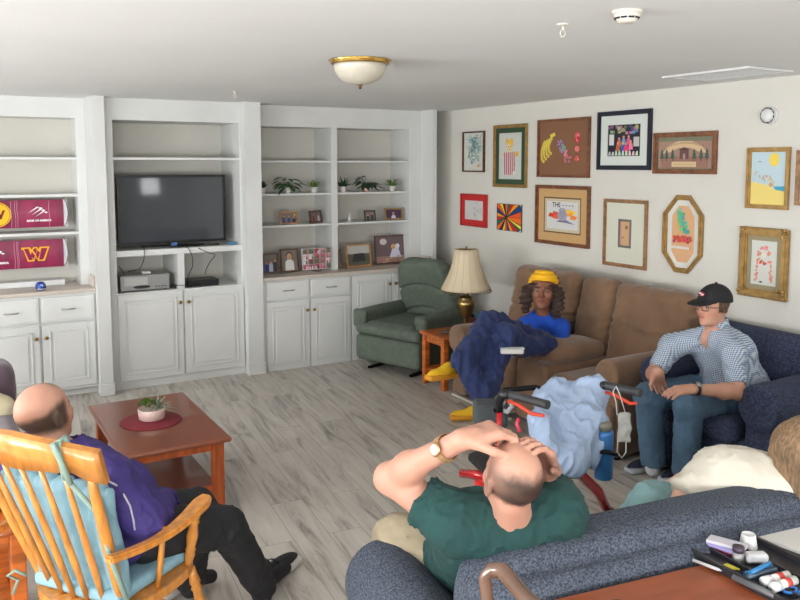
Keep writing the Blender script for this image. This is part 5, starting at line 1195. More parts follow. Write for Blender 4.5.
def hand_d(P,w,d,n,thumb,curl,sc=1.0,spread=.0,fing=None):
    """w wrist, d direction of fingers, n palm normal, thumb side vector"""
    d=unit(d); n=unit(Vector(n)-d*Vector(n).dot(d)); t=unit(Vector(thumb)-d*Vector(thumb).dot(d)-n*Vector(thumb).dot(n)); w=Vector(w)
    Rm=frame(t,d,n); dd=rbx(P,w+d*.052*sc,(.040*sc,.046*sc,.014*sc),.013*sc,Rm); dd=smin(dd,cap(P,w,w+d*.03*sc,.024*sc,.022*sc),.02)
    LN=[(.041,.026,.021),(.045,.029,.022),(.042,.027,.021),(.033,.021,.018)]; fs=[]
    for i in range(4):
        b=w+d*(.093-.004*abs(i-1.3))*sc+t*(.029-.0195*i)*sc; a=0; dr=d
        cv=(curl[i] if isinstance(curl,(list,tuple)) else curl); rr=[.0092,.0085,.0078][0]*sc; prev=b; f=None
        for k_,L_ in enumerate(LN[i]):
            a+=cv*(.75,1.0,.7)[k_]; dr=unit(d*math.cos(a)+n*math.sin(a)+t*spread*(1.5-i)*.15); nx=prev+dr*L_*sc; r0=(.0094,.0086,.0078)[k_]*sc
            c=cap(P,prev,nx,r0,r0*.9); f=c if f is None else smin(f,c,.004); prev=nx
        fs.append(f)
    g=fs[0]
    for f in fs[1:]: g=smin(g,f,.0025)
    dd=smin(dd,g,.009)
    b=w+d*.028*sc+t*.030*sc+n*.006*sc; m=b+unit(t*.65+d*.65+n*.35)*.043*sc; e=m+unit(t*.15+d*.85+n*.45)*.034*sc
    th=smin(cap(P,b,m,.0135*sc,.0105*sc),cap(P,m,e,.0105*sc,.0085*sc),.004); return smin(dd,th,.012)
class Person:
    def __init__(s,J,size=1.0,build=1.0): s.J={k:Vector(v) for k,v in J.items()}; s.z=size; s.b=build
    def torso(s,P,g=0,belly=0):
        J=s.J; up=unit(J['nk']-J['pel']); r=unit((J['shR']-J['shL'])); f=unit(up.cross(r))
        r=unit(f.cross(up)); Rm=frame(r,f,up); z=s.z; b=s.b; L=(J['nk']-J['pel']).length
        ch=J['pel'].lerp(J['nk'],.66); be=J['pel'].lerp(J['nk'],.28)+f*(.01+belly*.4); pe=J['pel']
        ds=[ell(P,ch,(.165*z*b+g,.105*z*b+g,L*.36+g),Rm),ell(P,be,(.150*z*b+g,(.108+belly)*z*b+g,L*.34+g),Rm),ell(P,pe,(.168*z*b+g,.115*z*b+g,.115*z+g),Rm)]
        d=uni(ds,.06); sh=cap(P,J['shR'],J['nk']-up*.01,.058*z*b+g,.060*z+g); d=smin(d,sh,.05); d=smin(d,cap(P,J['shL'],J['nk']-up*.01,.058*z*b+g,.060*z+g),.05); return d
    def arm(s,P,k,g=0,f=1.0,fore=True):
        J=s.J; z=s.z; a,e,w=J['sh'+k],J['el'+k],J['wr'+k]
        d=cap(P,a,a.lerp(e,f),.052*z*s.b+g,(.052-.012*f)*z*s.b+g)
        if fore and f>=1: d=smin(d,cap(P,e,w,.041*z*s.b+g,.027*z+g),.02); d=smin(d,ell(P,e.lerp(w,.3),(.043*z+g,)*3),.03)
        return d
    def leg(s,P,k,g=0,shin=True,gs=None):
        J=s.J; z=s.z; gs=g if gs is None else gs; d=cap(P,J['hip'+k],J['kn'+k],.088*z*s.b+g,.060*z+g)
        if shin: d=smin(d,cap(P,J['kn'+k],J['an'+k],.056*z+gs,.038*z+gs),.03)
        return d
    def bounds(s,keys=None,pad=.16):
        k=[s.J[i] for i in (keys or s.J)]; lo=Vector([min(v[i] for v in k)-pad for i in range(3)]); hi=Vector([max(v[i] for v in k)+pad for i in range(3)]); return lo,hi
    def body(s,name_label,skin,hd,hands,hp,h=.006,gloc=None):
        J=s.J; Rm,r_,f_,u_=basis(hd['fw'],hd.get('up',(0,0,1))); s.hR=Rm; s.hc=J['head']; s.hs=hd.get('s',1.0)*s.z
        def fn(P):
            d=s.torso(P,-.006); 
            for k in 'LR': d=smin(d,s.arm(P,k),.02); d=smin(d,s.leg(P,k,-.012),.03); 
            d=smin(d,cap(P,J['nk']-u_*.02,J['head']-u_*.055*s.hs-f_*.018*s.hs,.056*s.z,.052*s.hs),.03)
            d=smin(d,head_d(P,J['head'],Rm,s.hs,hp),.012)
            for hh in hands: d=smin(d,smin(hand_d(P,J['wr'+hh['k']],hh['d'],hh['n'],hh['t'],hh.get('curl',.4),hh.get('sc',1.0)*s.z,hh.get('spread',0)),cap(P,J['el'+hh['k']].lerp(J['wr'+hh['k']],.5),J['wr'+hh['k']],.033*s.z,.027*s.z),.012),.0012)
            return d
        def colr(v):
            q=((v-A3(J['head']))@Rm)/s.hs; C=head_col(q.astype(float),skin,hp); m=ln(q)<.16; base=np.tile(np.array(skin,float),(len(v),1)); C=np.where(m[:,None],C,base)
            k=nz(v.astype(np.float32),28,5)*3.0; return C+np.stack([k*.5,k,k],1)
        lo,hi=s.bounds(pad=.15); o=smesh('person',fn,lo,hi,h,SKIN,color=colr); tag(o,name_label,'person',gloc); s.o=o; return o
    def part(s,name,fn,m,keys=None,pad=.2,h=.008,label=None,lo=None,hi=None,matfn=None):
        if lo is None: lo,hi=s.bounds(keys,pad)
        return smesh(name,fn,lo,hi,h,m,s.o,label,local=False,matfn=matfn)
    def fin(s): recenter(s.o)
def shoe_d(P,heel,toe,sc=1.0,lift=0):
    """shoe from heel to toe on the floor (points at sole level)"""
    h=Vector(heel);t=Vector(toe); d=(t-h); L=d.length; d.normalize(); up=Vector((0,0,1)); r=d.cross(up).normalized(); up=r.cross(d); Rm=frame(r,d,up)
    q=(P-A3(h))@Rm; w=.040+.010*np.clip(q[:,1]/L,0,1)-.012*np.clip((q[:,1]/L-.75)/.25,0,1); q2=q.copy(); q2[:,0]=q[:,0]/w*.045
    sole=rbx(q2,(0,L/2,.019),(.047,L/2+.007,.019),.016); up_=smin(ell(q,(0,.055,.05),(.038,.06,.055)),ell(q,(0,L*.62,.032),(.043,L*.40,.040)),.04); up_=smax(up_,-(q[:,2]-.014),.01)
    return sole,up_,q
def shoes(pr,k,heel,toe,um,sm,label=None,laces=None,logo=None,h=.006):
    heel=Vector(heel);toe=Vector(toe); lo=Vector([min(heel[i],toe[i])-.09 for i in range(3)]);hi=Vector([max(heel[i],toe[i])+.12 for i in range(3)])
    o=smesh('shoe',lambda P:(lambda a:smax(a[1],-a[0]+.0,.002))(shoe_d(P,heel,toe)),lo,hi,h,um,pr.o,label)
    smesh('sole',lambda P:shoe_d(P,heel,toe)[0],lo,hi,h,sm,o)
    d=(toe-heel); L=d.length; d.normalize(); r=d.cross(Vector((0,0,1))).normalized(); up=r.cross(d)
    if laces:
        mb=MB()
        for i in range(4):
            c=heel+d*(L*.42+.022*i)+up*(.088-.010*i); mb.tube([c-r*.024-up*.006,c+up*.004,c+r*.024-up*.006],.003,6)
        mb.done('laces',laces,o)
    return o
def wr(fn,amp,s,o=0): return lambda P: fn(P)-amp*nz(P,s,o)
def crease(P,s,amp,o=0):
    if s>25: return 0
    a=nz(P,s*2.4,o,5); b=nz(P,s*5,o+3,5); return amp*.6*(np.minimum(np.abs(a),.9)-.45)-amp*.55*np.maximum(0,1-np.abs(b)/.28)*(.4+.6*np.clip(a+.5,0,1))
FAIR=(196,146,124); PINK=(190,142,122)
# ---- man in cap -----------------------------------------------------------
J=dict(head=dp(713,306,4.50),nk=dp(716,333,4.56),shR=dp(672,346,4.66),shL=dp(733,353,4.42),elR=dp(653,372,4.55),wrR=dp(655,371,4.42),elL=dp(737,392,4.32),wrL=dp(692,389,4.18),
 pel=(4.06,2.93,.56),hipR=(4.03,3.02,.53),hipL=(4.02,2.84,.53),knR=hz(648,396,.53),knL=hz(688,404,.535),anR=hz(653,463,.09),anL=hz(685,472,.09),toR=hz(640,472,.04),toL=hz(672,481,.04))
J['elR']=dp(654,374,4.62); J['wrR']=dp(657,372,4.36)
def caphair(q,C):
    m=((q[:,1]<.03)&(q[:,2]>-.03)&(np.abs(q[:,0])>.05)|(q[:,1]<-.05)&(q[:,2]>-.05))[:,None]; return np.where(m,np.array((84,62,48.)),C)
J={k:Vector(v) for k,v in J.items()}; pm_=Person(J,1.0,1.08)
fw=unit((-.88,.05,.02)); 
pm_.body('man in black cap, glasses and checked shirt sitting in the navy armchair, looking left',FAIR,dict(fw=fw,s=1.0),
 [dict(k='R',d=unit(hz(659,386,.62)-J['wrR']),n=(.2,-.5,-.8),t=(-.7,-.7,0),curl=.25),dict(k='L',d=unit(dp(668,391,4.12)-J['wrL']),n=(.1,.2,-1),t=(-.3,.6,.5),curl=.35)],dict(hair=caphair,brow=(96,70,52)),h=.006)
def plaid():
    m=mat('blue_checked_shirt_cloth',(150,166,186),.85); n=m.node_tree; N=n.nodes; b=N['Principled BSDF']; tc=[x for x in N if x.type=='TEX_COORD'][0]; outs=[]
    for dr in('Y','Z'):
        t=N.new('ShaderNodeTexWave'); t.bands_direction=dr; t.inputs['Scale'].default_value=30; t.inputs['Distortion'].default_value=.6; t.inputs['Detail'].default_value=1; t.inputs['Detail Scale'].default_value=.4; n.links.new(tc.outputs['Object'],t.inputs['Vector']); outs.append(t.outputs['Fac'])
    a=N.new('ShaderNodeMath'); a.operation='ADD'; n.links.new(outs[0],a.inputs[0]); n.links.new(outs[1],a.inputs[1]); h=N.new('ShaderNodeMath'); h.operation='MULTIPLY'; h.inputs[1].default_value=.5; n.links.new(a.outputs[0],h.inputs[0])
    r=N.new('ShaderNodeValToRGB'); e=r.color_ramp.elements; e[0].position=.2; e[0].color=lin((92,110,138))+(1,); e[1].position=.8; e[1].color=lin((190,200,210))+(1,); n.links.new(h.outputs[0],r.inputs[0]); n.links.new(r.outputs[0],b.inputs['Base Color']); return m
PL=plaid()
def sh(P):
    d=pm_.torso(P,.008,.05); 
    for k in 'LR': d=smin(d,pm_.arm(P,k,.010,.82,False),.03)
    for k in 'LR':
        e=J['sh'+k].lerp(J['el'+k],.80); d=smax(d,plane(P,e,J['el'+k]-J['sh'+k])-10*(ln(P-A3(e))>.14),.008)
    d=smax(d,-ell(P,J['nk']+Vector((-.085,.01,.00)),(.055,.026,.10)),.010); d=smax(d,-ell(P,J['nk']+Vector((-.01,0,.06)),(.06,.06,.045)),.01); d=smax(d,-(P[:,2]-.50),.02)
    return d+crease(P,16,.010,2)+crease(P,30,.004,4)
sht=pm_.part('shirt',sh,PL,['head','pel','shL','shR','elL','elR','nk'],.16,.007)
nk=J['nk']
def collar(P):
    q=P-A3(nk+V3(-.012,0,.068)); rr=np.sqrt(q[:,0]**2*1.0+q[:,1]**2); d=np.abs(rr-.070-.35*np.clip(-q[:,2],-.03,.04))-.005; d=np.maximum(d,np.abs(q[:,2]-.0)-.026); return np.maximum(d,-(q[:,0]+.045-.5*np.abs(q[:,1])*0-.0))-.001 if False else np.maximum(d,-(q[:,0]+.050))
pm_.part('collar',collar,PL,['nk'],.14,.005)
mb=MB(); up_=unit(nk-J['pel'])
for i in range(4):
    c=nk.lerp(J['pel'],.26+.17*i)+Vector((-.15-.012*i,.0,0)); mb.sphere(c,.007,8,(.4,1,1))
JE=mat('denim_blue',(80,108,132),.85,var=.14,vs=5,bump=.12,bs=220)
def jeans(P):
    d=ell(P,J['pel'],(.155,.175,.12)); 
    for k in 'LR':
        d=smin(d,cap(P,J['hip'+k],J['kn'+k],.105,.080),.03); d=smin(d,cap(P,J['kn'+k]+V3(.01,0,-.02),J['an'+k]+V3(0,0,.02),.078,.072),.03); d=smax(d,-(P[:,2]-.075),.01)
    return d+crease(P,13,.012,6)
pm_.part('jeans',jeans,JE,['pel','knL','knR','anL','anR','hipL'],.17,.008)
SK=mat('navy_trainer_mesh',(34,38,54),.7,bump=.2,bs=200); SOLE=mat('pale_grey_rubber',(170,176,182),.6); SOCK=mat('white_sock',(200,200,202),.9)
SOCKS=None
for k in 'LR': pm_.part('sock',lambda P,k=k: cap(P,J['an'+k]+V3(.0,0,-.035),J['an'+k]+V3(.0,0,.06),.045,.046),SOCK,['an'+k],.12,.007)
for k,hh,tt in(('R',hz(664,466,.0),hz(628,474,0)),('L',hz(694,474,0),hz(662,484,0))): shoes(pm_,k,hh+V3(.0,0,.002),tt+V3(0,0,.002),SK,SOLE,laces=GREYP)
CAPM=mat('black_cotton_twill',(26,26,30),.85,bump=.2,bs=300)
Rh=pm_.hR; hc=J['head']; ru,fu,uu=[Vector(Rh[:,i].tolist()) for i in range(3)]
def capfn(P):
    q=(P-A3(hc))@Rh; d=ell(q,(0,-.016,.035),(.086,.108,.095)); d=smax(d,-(q[:,2]-.030+.22*(-q[:,1])*.25),.004); 
    br=q.copy(); br[:,2]=q[:,2]-.042+.10*(np.abs(q[:,0])/.08)**2*.15+.25*np.clip(q[:,1]-.08,0,1); b=np.maximum(np.sqrt((br[:,0]/.075)**2+((br[:,1]-.085)/.095)**2)*.075-.075,np.abs(br[:,2])-.003); b=np.maximum(b,-(q[:,1]-.05))
    d=smin(d,b,.008); inner=ell(q,(0,-.014,.030),(.078,.098,.088)); return smax(d,-inner,.003) if False else d
cp=pm_.part('baseball_cap',capfn,CAPM,['head'],.22,.005,'black baseball cap with small red emblem')
A=Art(hc+fu*.098+uu*.075+ru*.0-fu*.0,ru*-1,(uu-fu*.65).normalized(),(fu+uu*.65).normalized(),.0006); 
for (x,y,rx,ry,c) in((0,0,.022,.014,(170,50,70)),(-.008,.004,.010,.006,(214,206,206)),(.010,-.004,.009,.006,(210,200,200)),(.002,.010,.008,.005,(150,40,60)),(-.016,-.008,.006,.005,(60,70,120))): A.ell(x,y,rx,ry,c)
e_=A.done('cap_emblem',cp)
MB().sphere(hc+uu*.131-fu*.016,.008,8).done('cap_button',CAPM,cp)
GLS=mat('brown_spectacle_frame',(84,52,40),.35); LENS=mat('spectacle_lens',(235,235,235),.03,trans=1)
mb=MB()
for s in(-1,1):
    c=hc+ru*s*.032+fu*.098-uu*.002; mb.tube([c+ru*.024*math.copysign(abs(math.cos(t))**.7,math.cos(t))+uu*.016*math.copysign(abs(math.sin(t))**.7,math.sin(t)) for t in [2*PI*i/20 for i in range(20)]],.0022,6,closed=True)
    mb.tube([c+ru*s*.024+uu*.006,hc+ru*s*.082+fu*.04+uu*.004,hc+ru*s*.084-fu*.005+uu*.004],.0022,6)
mb.tube([hc-ru*.009+fu*.100,hc+fu*.104+uu*.002,hc+ru*.009+fu*.100],.002,6); mb.done('glasses',GLS,pm_.o,'brown framed glasses')
def watch(pr,k,frac,m1,m2,rr,face_dir,facem):
    a=pr.J['el'+k];w=pr.J['wr'+k]; c=a.lerp(w,frac); ax=(w-a).normalized(); x=unit(Vector(face_dir)-ax*Vector(face_dir).dot(ax)); y=ax.cross(x); mb=MB()
    n=24; prev=None
    for i in range(n+1):
        t=2*PI*i/n; o_=c+(x*math.cos(t)+y*math.sin(t))*rr; e=(x*math.cos(t)+y*math.sin(t)); V=[mb.bm.verts.new(o_+ax*.010+e*.0015),mb.bm.verts.new(o_-ax*.010+e*.0015),mb.bm.verts.new(o_-ax*.010-e*.0015),mb.bm.verts.new(o_+ax*.010-e*.0015)]
        if prev:
            for q_ in range(4): mb.bm.faces.new((prev[q_],prev[(q_+1)%4],V[(q_+1)%4],V[q_]))
        prev=V
    wo=mb.done('wristwatch',m1,pr.o); q_=x.to_track_quat('Z','Y').to_matrix()
    MB().lathe([(0,0),(.018,0),(.019,.004),(.016,.007),(0,.007)],c+x*(rr+.001),24,q_).done('watch_case',m2,wo); MB().lathe([(0,.0072),(.0145,.0072),(.0145,.0078),(0,.0078)],c+x*(rr+.001),24,q_).done('watch_dial',facem,wo)
DIAL=mat('pale_watch_dial',(206,204,190),.3)
watch(pm_,'L',.92,BLACKP,STEEL,.033,(-.3,-.5,.9),mat('grey_watch_dial',(120,128,132),.3))
pm_.fin()
# ---- woman with headband --------------------------------------------------
DKS=(124,80,60)
J=dict(head=dp(543,291,5.70),nk=dp(543,316,5.78),shR=dp(526,325,5.90),shL=dp(561,328,5.66),elR=dp(513,343,5.75),wrR=dp(524,346,5.5),elL=dp(561,350,5.55),wrL=dp(538,349,5.38),
 pel=dp(549,349,5.85),hipR=dp(542,346,5.85),hipL=dp(556,350,5.72),knR=dp(497,325,5.38),knL=dp(506,340,5.26),anR=dp(452,372,5.10),anL=hz(484,409,.10),toR=dp(436,376,5.02),toL=hz(470,417,.04))
J={k:Vector(v) for k,v in J.items()}; pw=Person(J,.93,.86)
fw=unit(C0-J['head']); fw=unit(fw+Vector((-.10,.0,-.05)))
pw.body('woman in yellow headband and blue top under a navy blanket on the loveseat',DKS,dict(fw=fw,up=(.05,.0,1),s=1.24),
 [dict(k='R',d=(-.1,-.9,-.2),n=(0,0,-1),t=(.9,-.2,0),curl=.3),dict(k='L',d=(-.8,.1,-.1),n=(0,0,-1),t=(0,.9,0),curl=.3)],dict(lip=(120,60,58),brow=(40,26,22),white=(120,100,88)),h=.006)
BLU=mat('royal_blue_jersey',(16,72,178),.85,var=.06,vs=10)
def top(P):
    d=pw.torso(P,.016)
    for k in 'LR': d=smin(d,pw.arm(P,k,.018,1,True),.03)
    for k in 'LR': d=smax(d,.062-ln(P-A3(J['wr'+k])),.01)
    d=smax(d,-ell(P,J['nk']+V3(-.02,-.03,.045),(.062,.062,.05)),.012); return d+crease(P,15,.009,1)
pw.part('blouse',top,BLU,['nk','pel','shR','shL','elL','elR','wrL','wrR'],.16,.008)
TRM=mat('dark_navy_trousers',(28,34,52),.9)
pw.part('trousers',lambda P: smin(smin(pw.leg(P,'L',.012),pw.leg(P,'R',.012),.02),ell(P,J['pel'],(.14,.15,.11)),.04),TRM,['pel','knL','knR','anL','anR'],.16,.012)
YS=mat('bright_yellow_canvas',(226,176,22),.7,bump=.15,bs=150); YSS=mat('golden_rubber_sole',(206,140,30),.6)
sR=dp(455,377,5.1);tR=dp(428,381,4.97); shoes(pw,'R',sR,tR,YS,YSS,laces=mat('yellow_laces',(236,196,60),.7)); sL=hz(482,419,0);tL=hz(458,420,0)
d_=(tL-sL).normalized(); shoes(pw,'L',sL+V3(0,0,.004),sL+d_*.235+V3(0,0,.004),YS,YSS,laces=mat('yellow_laces',(0,0,0)))
Rh=pw.hR;hc=J['head'];s_=pw.hs
HB=mat('golden_yellow_headband',(236,176,20),.8,bump=.2,bs=90)
def hair(P):
    q=((P-A3(hc))@Rh)/s_; d=ell(q,(0,-.030,.030),(.096,.105,.104)); 
    for sx,zz,l in((-.083,-.02,-.15),(.083,-.02,-.13),(-.10,0,-.10),(.105,0,-.08),(-.072,-.03,-.17),(.09,-.05,-.12)): d=smin(d,cap(q,(sx,-.01,zz),(sx*1.18,.01,l),.030,.020),.015)
    d=smax(d,-ell(q,(0,.075,-.035),(.062,.07,.088)),.01); return (d+.006*np.sin(q[:,2]*190+q[:,0]*60+nz(P,30))+.005*nz(P,60))*s_
pw.part('hair',hair,mat('dark_brown_braids',(54,38,32),.8,bump=.4,bs=120),['head'],.30,.006)
def band(P):
    q=((P-A3(hc))@Rh)/s_; d=ell(q,(0,-.012,.034),(.097,.113,.108)); d=smax(d,np.abs(q[:,2]-.088+.30*(-q[:,1]))-.044,.01); return (d+.0025*np.sin(q[:,2]*240))*s_
pw.part('headband',band,HB,['head'],.25,.005)
mb=MB().lathe([(0,0),(.022,0),(.024,.006),(.012,.012),(0,.012)],hc+Vector(Rh[:,0].tolist())*.105*s_-Vector(Rh[:,2].tolist())*.03,16,Vector(Rh[:,0].tolist()).to_track_quat('Z','Y').to_matrix()).done('hair_clip',mat('dark_grey_clip',(50,54,60),.3),pw.o)
pw.fin()
# blanket
VB=mat('navy_velour_blanket',(18,36,84),.75,var=.12,vs=30,sheen=.08,bump=.3,bs=45)
B=[dp(*a) for a in((545,345,5.58),(522,335,5.45),(500,322,5.30),(488,324,5.25),(470,352,5.02),(464,362,4.95),(485,408,4.84),(516,338,5.3),(545,343,5.45),(506,336,5.15),(546,345,5.42),(516,347,5.2))]
def blk(P):
    d=uni([cap(P,B[0],B[2],.06,.06),cap(P,B[8],B[1],.065,.07),cap(P,B[3],B[4],.07,.085),cap(P,B[5],B[6],.075,.036),cap(P,B[3],B[6],.075,.045),cap(P,B[7],B[9],.075,.07),cap(P,B[9],B[6],.07,.04),cap(P,B[10],B[11],.065,.065)],.06)
    w=P@A3((.75,-.55,.1)); d=d-.016*np.maximum(0,1-np.abs(nz(P*np.array((1,1,.25),np.float32),24,3,5))/.45)-.004*np.maximum(0,1-np.abs(nz(P*np.array((1,1,.3),np.float32),50,8,5))/.4)+.006+.004*np.sin(w*90+3*nz(P,9)); return d
lo,hi=Vector([min(b[i] for b in B)-.18 for i in range(3)]),Vector([max(b[i] for b in B)+.18 for i in range(3)]); lo.z=max(lo.z,.02)
o=smesh('blanket',blk,lo,hi,.009,VB); tag(o,"navy velour blanket draped over the headband woman's legs",'blanket'); recenter(o)
bw=[hz(502,350,.60),hz(524,351,.60)]; c=dp(512,351,5.02); r=root('book','white covered book lying on the blanket edge','book',c); e1=unit(R); 
mb=MB(); mb.bar(c-e1*.075,c+e1*.075,.05,.035,.012); mb.done('pages',WP,r); MB().bar(c-e1*.077+V3(0,0,.019),c+e1*.077+V3(0,0,.019),.055,.003).done('cover',WPL,r)
# ---- green-shirt man -------------------------------------------------------
J=dict(head=dp(512,479,2.08),nk=dp(512,521,2.16),shL=dp(456,523,2.16),shR=dp(556,512,2.20),elL=dp(390,478,2.26),wrL=dp(461,440,2.06),elR=dp(543,474,2.36),wrR=dp(549,470,2.16),
 pel=(1.47,2.02,.56),hipL=(1.37,2.05,.54),hipR=(1.56,2.04,.54),knL=hz(398,541,.60),knR=(1.88,2.28,.52),anL=(1.36,2.34,.10),anR=(1.88,2.36,.10),toL=(1.36,2.48,.05),toR=(1.90,2.50,.05))
def gh(q,C):
    n=nz(q.astype(np.float32)*1.0,50,4)*.009+nz(q.astype(np.float32),200,9)*.005; z=q[:,2]+n; y=q[:,1]
    band=np.clip((.080-z)/.04,0,1)*np.clip((z+.045)/.02,0,1)*np.clip((.035-y)/.03,0,1)
    side=1-.55*np.clip((np.abs(q[:,0])-.045)/.03,0,1); m=(band*side*(.8+.15*nz(q.astype(np.float32),60,2)))[:,None]; return C*(1-m)+np.array((46,35,30.))*m
J={k:Vector(v) for k,v in J.items()}; pg=Person(J,1.0,1.08)
hfw=unit((.18,.93,.22)); 
pg.body('balding man in dark green shirt with raised arms, sitting on the foreground sofa',PINK,dict(fw=hfw,up=(-.03,-.2,1),s=.93),
 [dict(k='L',d=unit(dp(512,425,2.10)-J['wrL']),n=-U*.9+F*.15,t=-F,curl=[.75,.8,.8,.85],sc=1.12),dict(k='R',d=unit(dp(541,444,2.10)-J['wrR']),n=(-.9,-.2,.2),t=(0,-.6,.6),curl=[.5,.5,.45,.4],sc=1.0)],dict(hair=gh),h=.0048)
GT=mat('dark_green_cotton',(24,62,60),.9,var=.08,vs=14,bump=.1,bs=160)
def gs(P):
    d=pg.torso(P,.014,.04)
    for k in 'LR': d=smin(d,pg.arm(P,k,.022,.54,False),.035)
    for k in 'LR':
        e=J['sh'+k].lerp(J['el'+k],.49); d=smax(d,plane(P,e,J['el'+k]-J['sh'+k])-10*(ln(P-A3(e))>.13),.006)
    d=smax(d,-ell(P,J['nk']+V3(-.0,.03,.080),(.062,.066,.042)),.008); return d+crease(P*np.array((1,1,.6),np.float32),14,.014,8)+crease(P,34,.004,3)
gsh=pg.part('shirt',gs,GT,['nk','pel','shL','shR','elL'],.17,.007)
def ncol(P):
    q=P-A3(J['nk']+V3(0,.012,.040)); rr=np.sqrt(q[:,0]**2+q[:,1]**2); return np.sqrt((rr-.068)**2+((q[:,2]+.2*q[:,1])*.6)**2)-.008
pg.part('neckband',ncol,GT,['nk'],.13,.004)
MB().box(J['nk']+V3(.028,-.078,.02),J['nk']+V3(.05,-.070,.035),.003).done('shirt_label',WPL,gsh)
KH=mat('khaki_twill',(160,146,122),.85,var=.1,vs=12,bump=.12,bs=200)
def kh(P):
    d=ell(P,J['pel'],(.18,.15,.12))
    for k in 'LR': d=smin(d,cap(P,J['hip'+k],J['kn'+k],.110,.088),.03); d=smin(d,cap(P,J['kn'+k],J['an'+k],.082,.066),.03)
    return d+crease(P,15,.014,4)
pg.part('trousers',kh,KH,['pel','knL','knR','anL','anR'],.15,.009)
for k in 'LR': t=J['to'+k]; a=J['an'+k]; dr=unit(Vector((t.x-a.x,t.y-a.y,0))); shoes(pg,k,Vector((a.x,a.y,.004))-dr*.06,Vector((a.x,a.y,.004))+dr*.22,SK,SOLE)
watch(pg,'L',.80,mat('gold_tan_strap',(176,140,96),.4,.4),mat('rose_gold_case',(200,160,120),.3,1),.036,-F+U*.5,DIAL)
pg.fin()
# ---- cream-shirt person ----------------------------------------------------
J=dict(head=dp(806,462,2.50),nk=dp(782,486,2.52),shL=dp(718,478,2.60),shR=dp(815,495,2.55),elL=dp(684,500,2.56),wrL=dp(668,545,2.60),elR=(2.62,1.95,.70),wrR=(2.60,2.10,.60),
 pel=(2.52,1.95,.55),hipL=(2.42,1.98,.54),hipR=(2.66,1.98,.54),knL=hz(654,506,.60),knR=(2.95,2.20,.52),anL=(2.36,2.42,.10),anR=(2.95,2.30,.10),toL=(2.34,2.54,.05),toR=(2.95,2.42,.05))
J={k:Vector(v) for k,v in J.items()}; pc=Person(J,.93,.95)
pc.body('person with light brown hair and cream top slumped on the foreground sofa, back to camera',(214,168,148),dict(fw=unit((.25,.9,-.25)),up=(-.1,.2,1),s=1.0),
 [dict(k='L',d=(-.0,.6,-.6),n=(0,-.5,-.5),t=(.9,.2,0),curl=.3),dict(k='R',d=(-.7,.3,-.4),n=(0,0,-1),t=(.0,.9,0),curl=.3)],dict(),h=.008)
CR=mat('cream_cotton_cloth',(206,200,186),.9,var=.03,vs=9,bump=.1,bs=120)
def cr(P):
    d=smin(pc.torso(P,.016),ell(P,dp(735,480,2.62),(.13,.12,.10)),.08)
    for k in 'LR': d=smin(d,pc.arm(P,k,.034,.99,False),.05)
    e=J['shL'].lerp(J['elL'],1.0); d=smax(d,plane(P,e,J['elL']-J['shL'])-10*(ln(P-A3(e))>.15),.008)
    return d+crease(P,13,.014,2)
pc.part('blouse',cr,CR,['nk','pel','shL','shR','elL','elR'],.18,.009)
AQ=mat('aqua_cotton_trousers',(134,170,172),.9,var=.05,vs=9,bump=.1,bs=140)
def aq(P):
    d=ell(P,J['pel'],(.18,.15,.12))
    for k in 'LR': d=smin(d,cap(P,J['hip'+k],J['kn'+k],.105,.088),.03); d=smin(d,cap(P,J['kn'+k],J['an'+k],.080,.066),.03)
    return d+crease(P,13,.016,7)
pc.part('trousers',aq,AQ,['pel','knL','knR','anL','anR'],.16,.010)
for k in 'LR': t=J['to'+k]; a=J['an'+k]; dr=unit(Vector((t.x-a.x,t.y-a.y,0))); shoes(pc,k,Vector((a.x,a.y,.004))-dr*.06,Vector((a.x,a.y,.004))+dr*.19,WPL,SOLE,h=.008)
Rh=pc.hR;hc=J['head']
def ch(P):
    q=(P-A3(hc))@Rh; d=ell(q,(0,-.022,.022),(.105,.125,.12)); d=smin(d,ell(q,(0,-.06,-.07),(.095,.08,.10)),.04); d=smax(d,-ell(q,(0,.10,-.04),(.06,.07,.09)),.01)
    return d+.004*np.sin(q[:,0]*130+nz(P,18)*4+q[:,2]*30)+.006*nz(P,22,4)
pc.part('hair',ch,mat('light_brown_hair',(140,112,84),.7,var=.22,vs=30,stretch=(4,4,.7),bump=.5,bs=70),['head'],.26,.006)
pc.fin()
# ---- man in the rocking chair ---------------------------------------------
J=dict(head=dp(45,414,2.76),nk=dp(62,457,2.74),shR=dp(108,482,2.66),shL=w_(-.12,-.20,.93),elR=dp(146,522,2.70),wrR=w_(.20,.05,.60),elL=w_(.0,-.24,.68),wrL=w_(.16,-.04,.62),
 pel=w_(.0,0,.58),hipR=w_(.03,.10,.56),hipL=w_(.03,-.10,.56),knR=dp(226,527,3.14),knL=w_(.38,.05,.50),anR=hz(262,585,.09),anL=w_(.52,-.10,.10),toR=hz(285,568,.04),toL=w_(.66,-.10,.04))
J['shL']=J['nk']+(J['nk']-J['shR'])*.9; J['shL'].z=J['shR'].z+.02
def rh(q,C):
    qq=q.astype(np.float32); n=nz(qq,26,2)*.008+nz(qq,80,7)*.004; z=q[:,2]+n
    band=np.clip((.050-z+.25*np.clip(q[:,1],-.1,.1))/.02,0,1)*np.clip((z+.06)/.02,0,1)*np.clip((.05-q[:,1])/.02,0,1); m=(band*.9)[:,None]; C=C*(1-m)+np.array((76,60,50.))*m
    t2=np.clip(1-np.abs(q[:,0])/.05,0,1)*np.clip((z-.07)/.02,0,1)*np.clip((q[:,1]-.0)/.03,0,1)*.8; return C*(1-t2[:,None])+np.array((110,92,78.))*t2[:,None]
J={k:Vector(v) for k,v in J.items()}; pr_=Person(J,1.0,1.05)
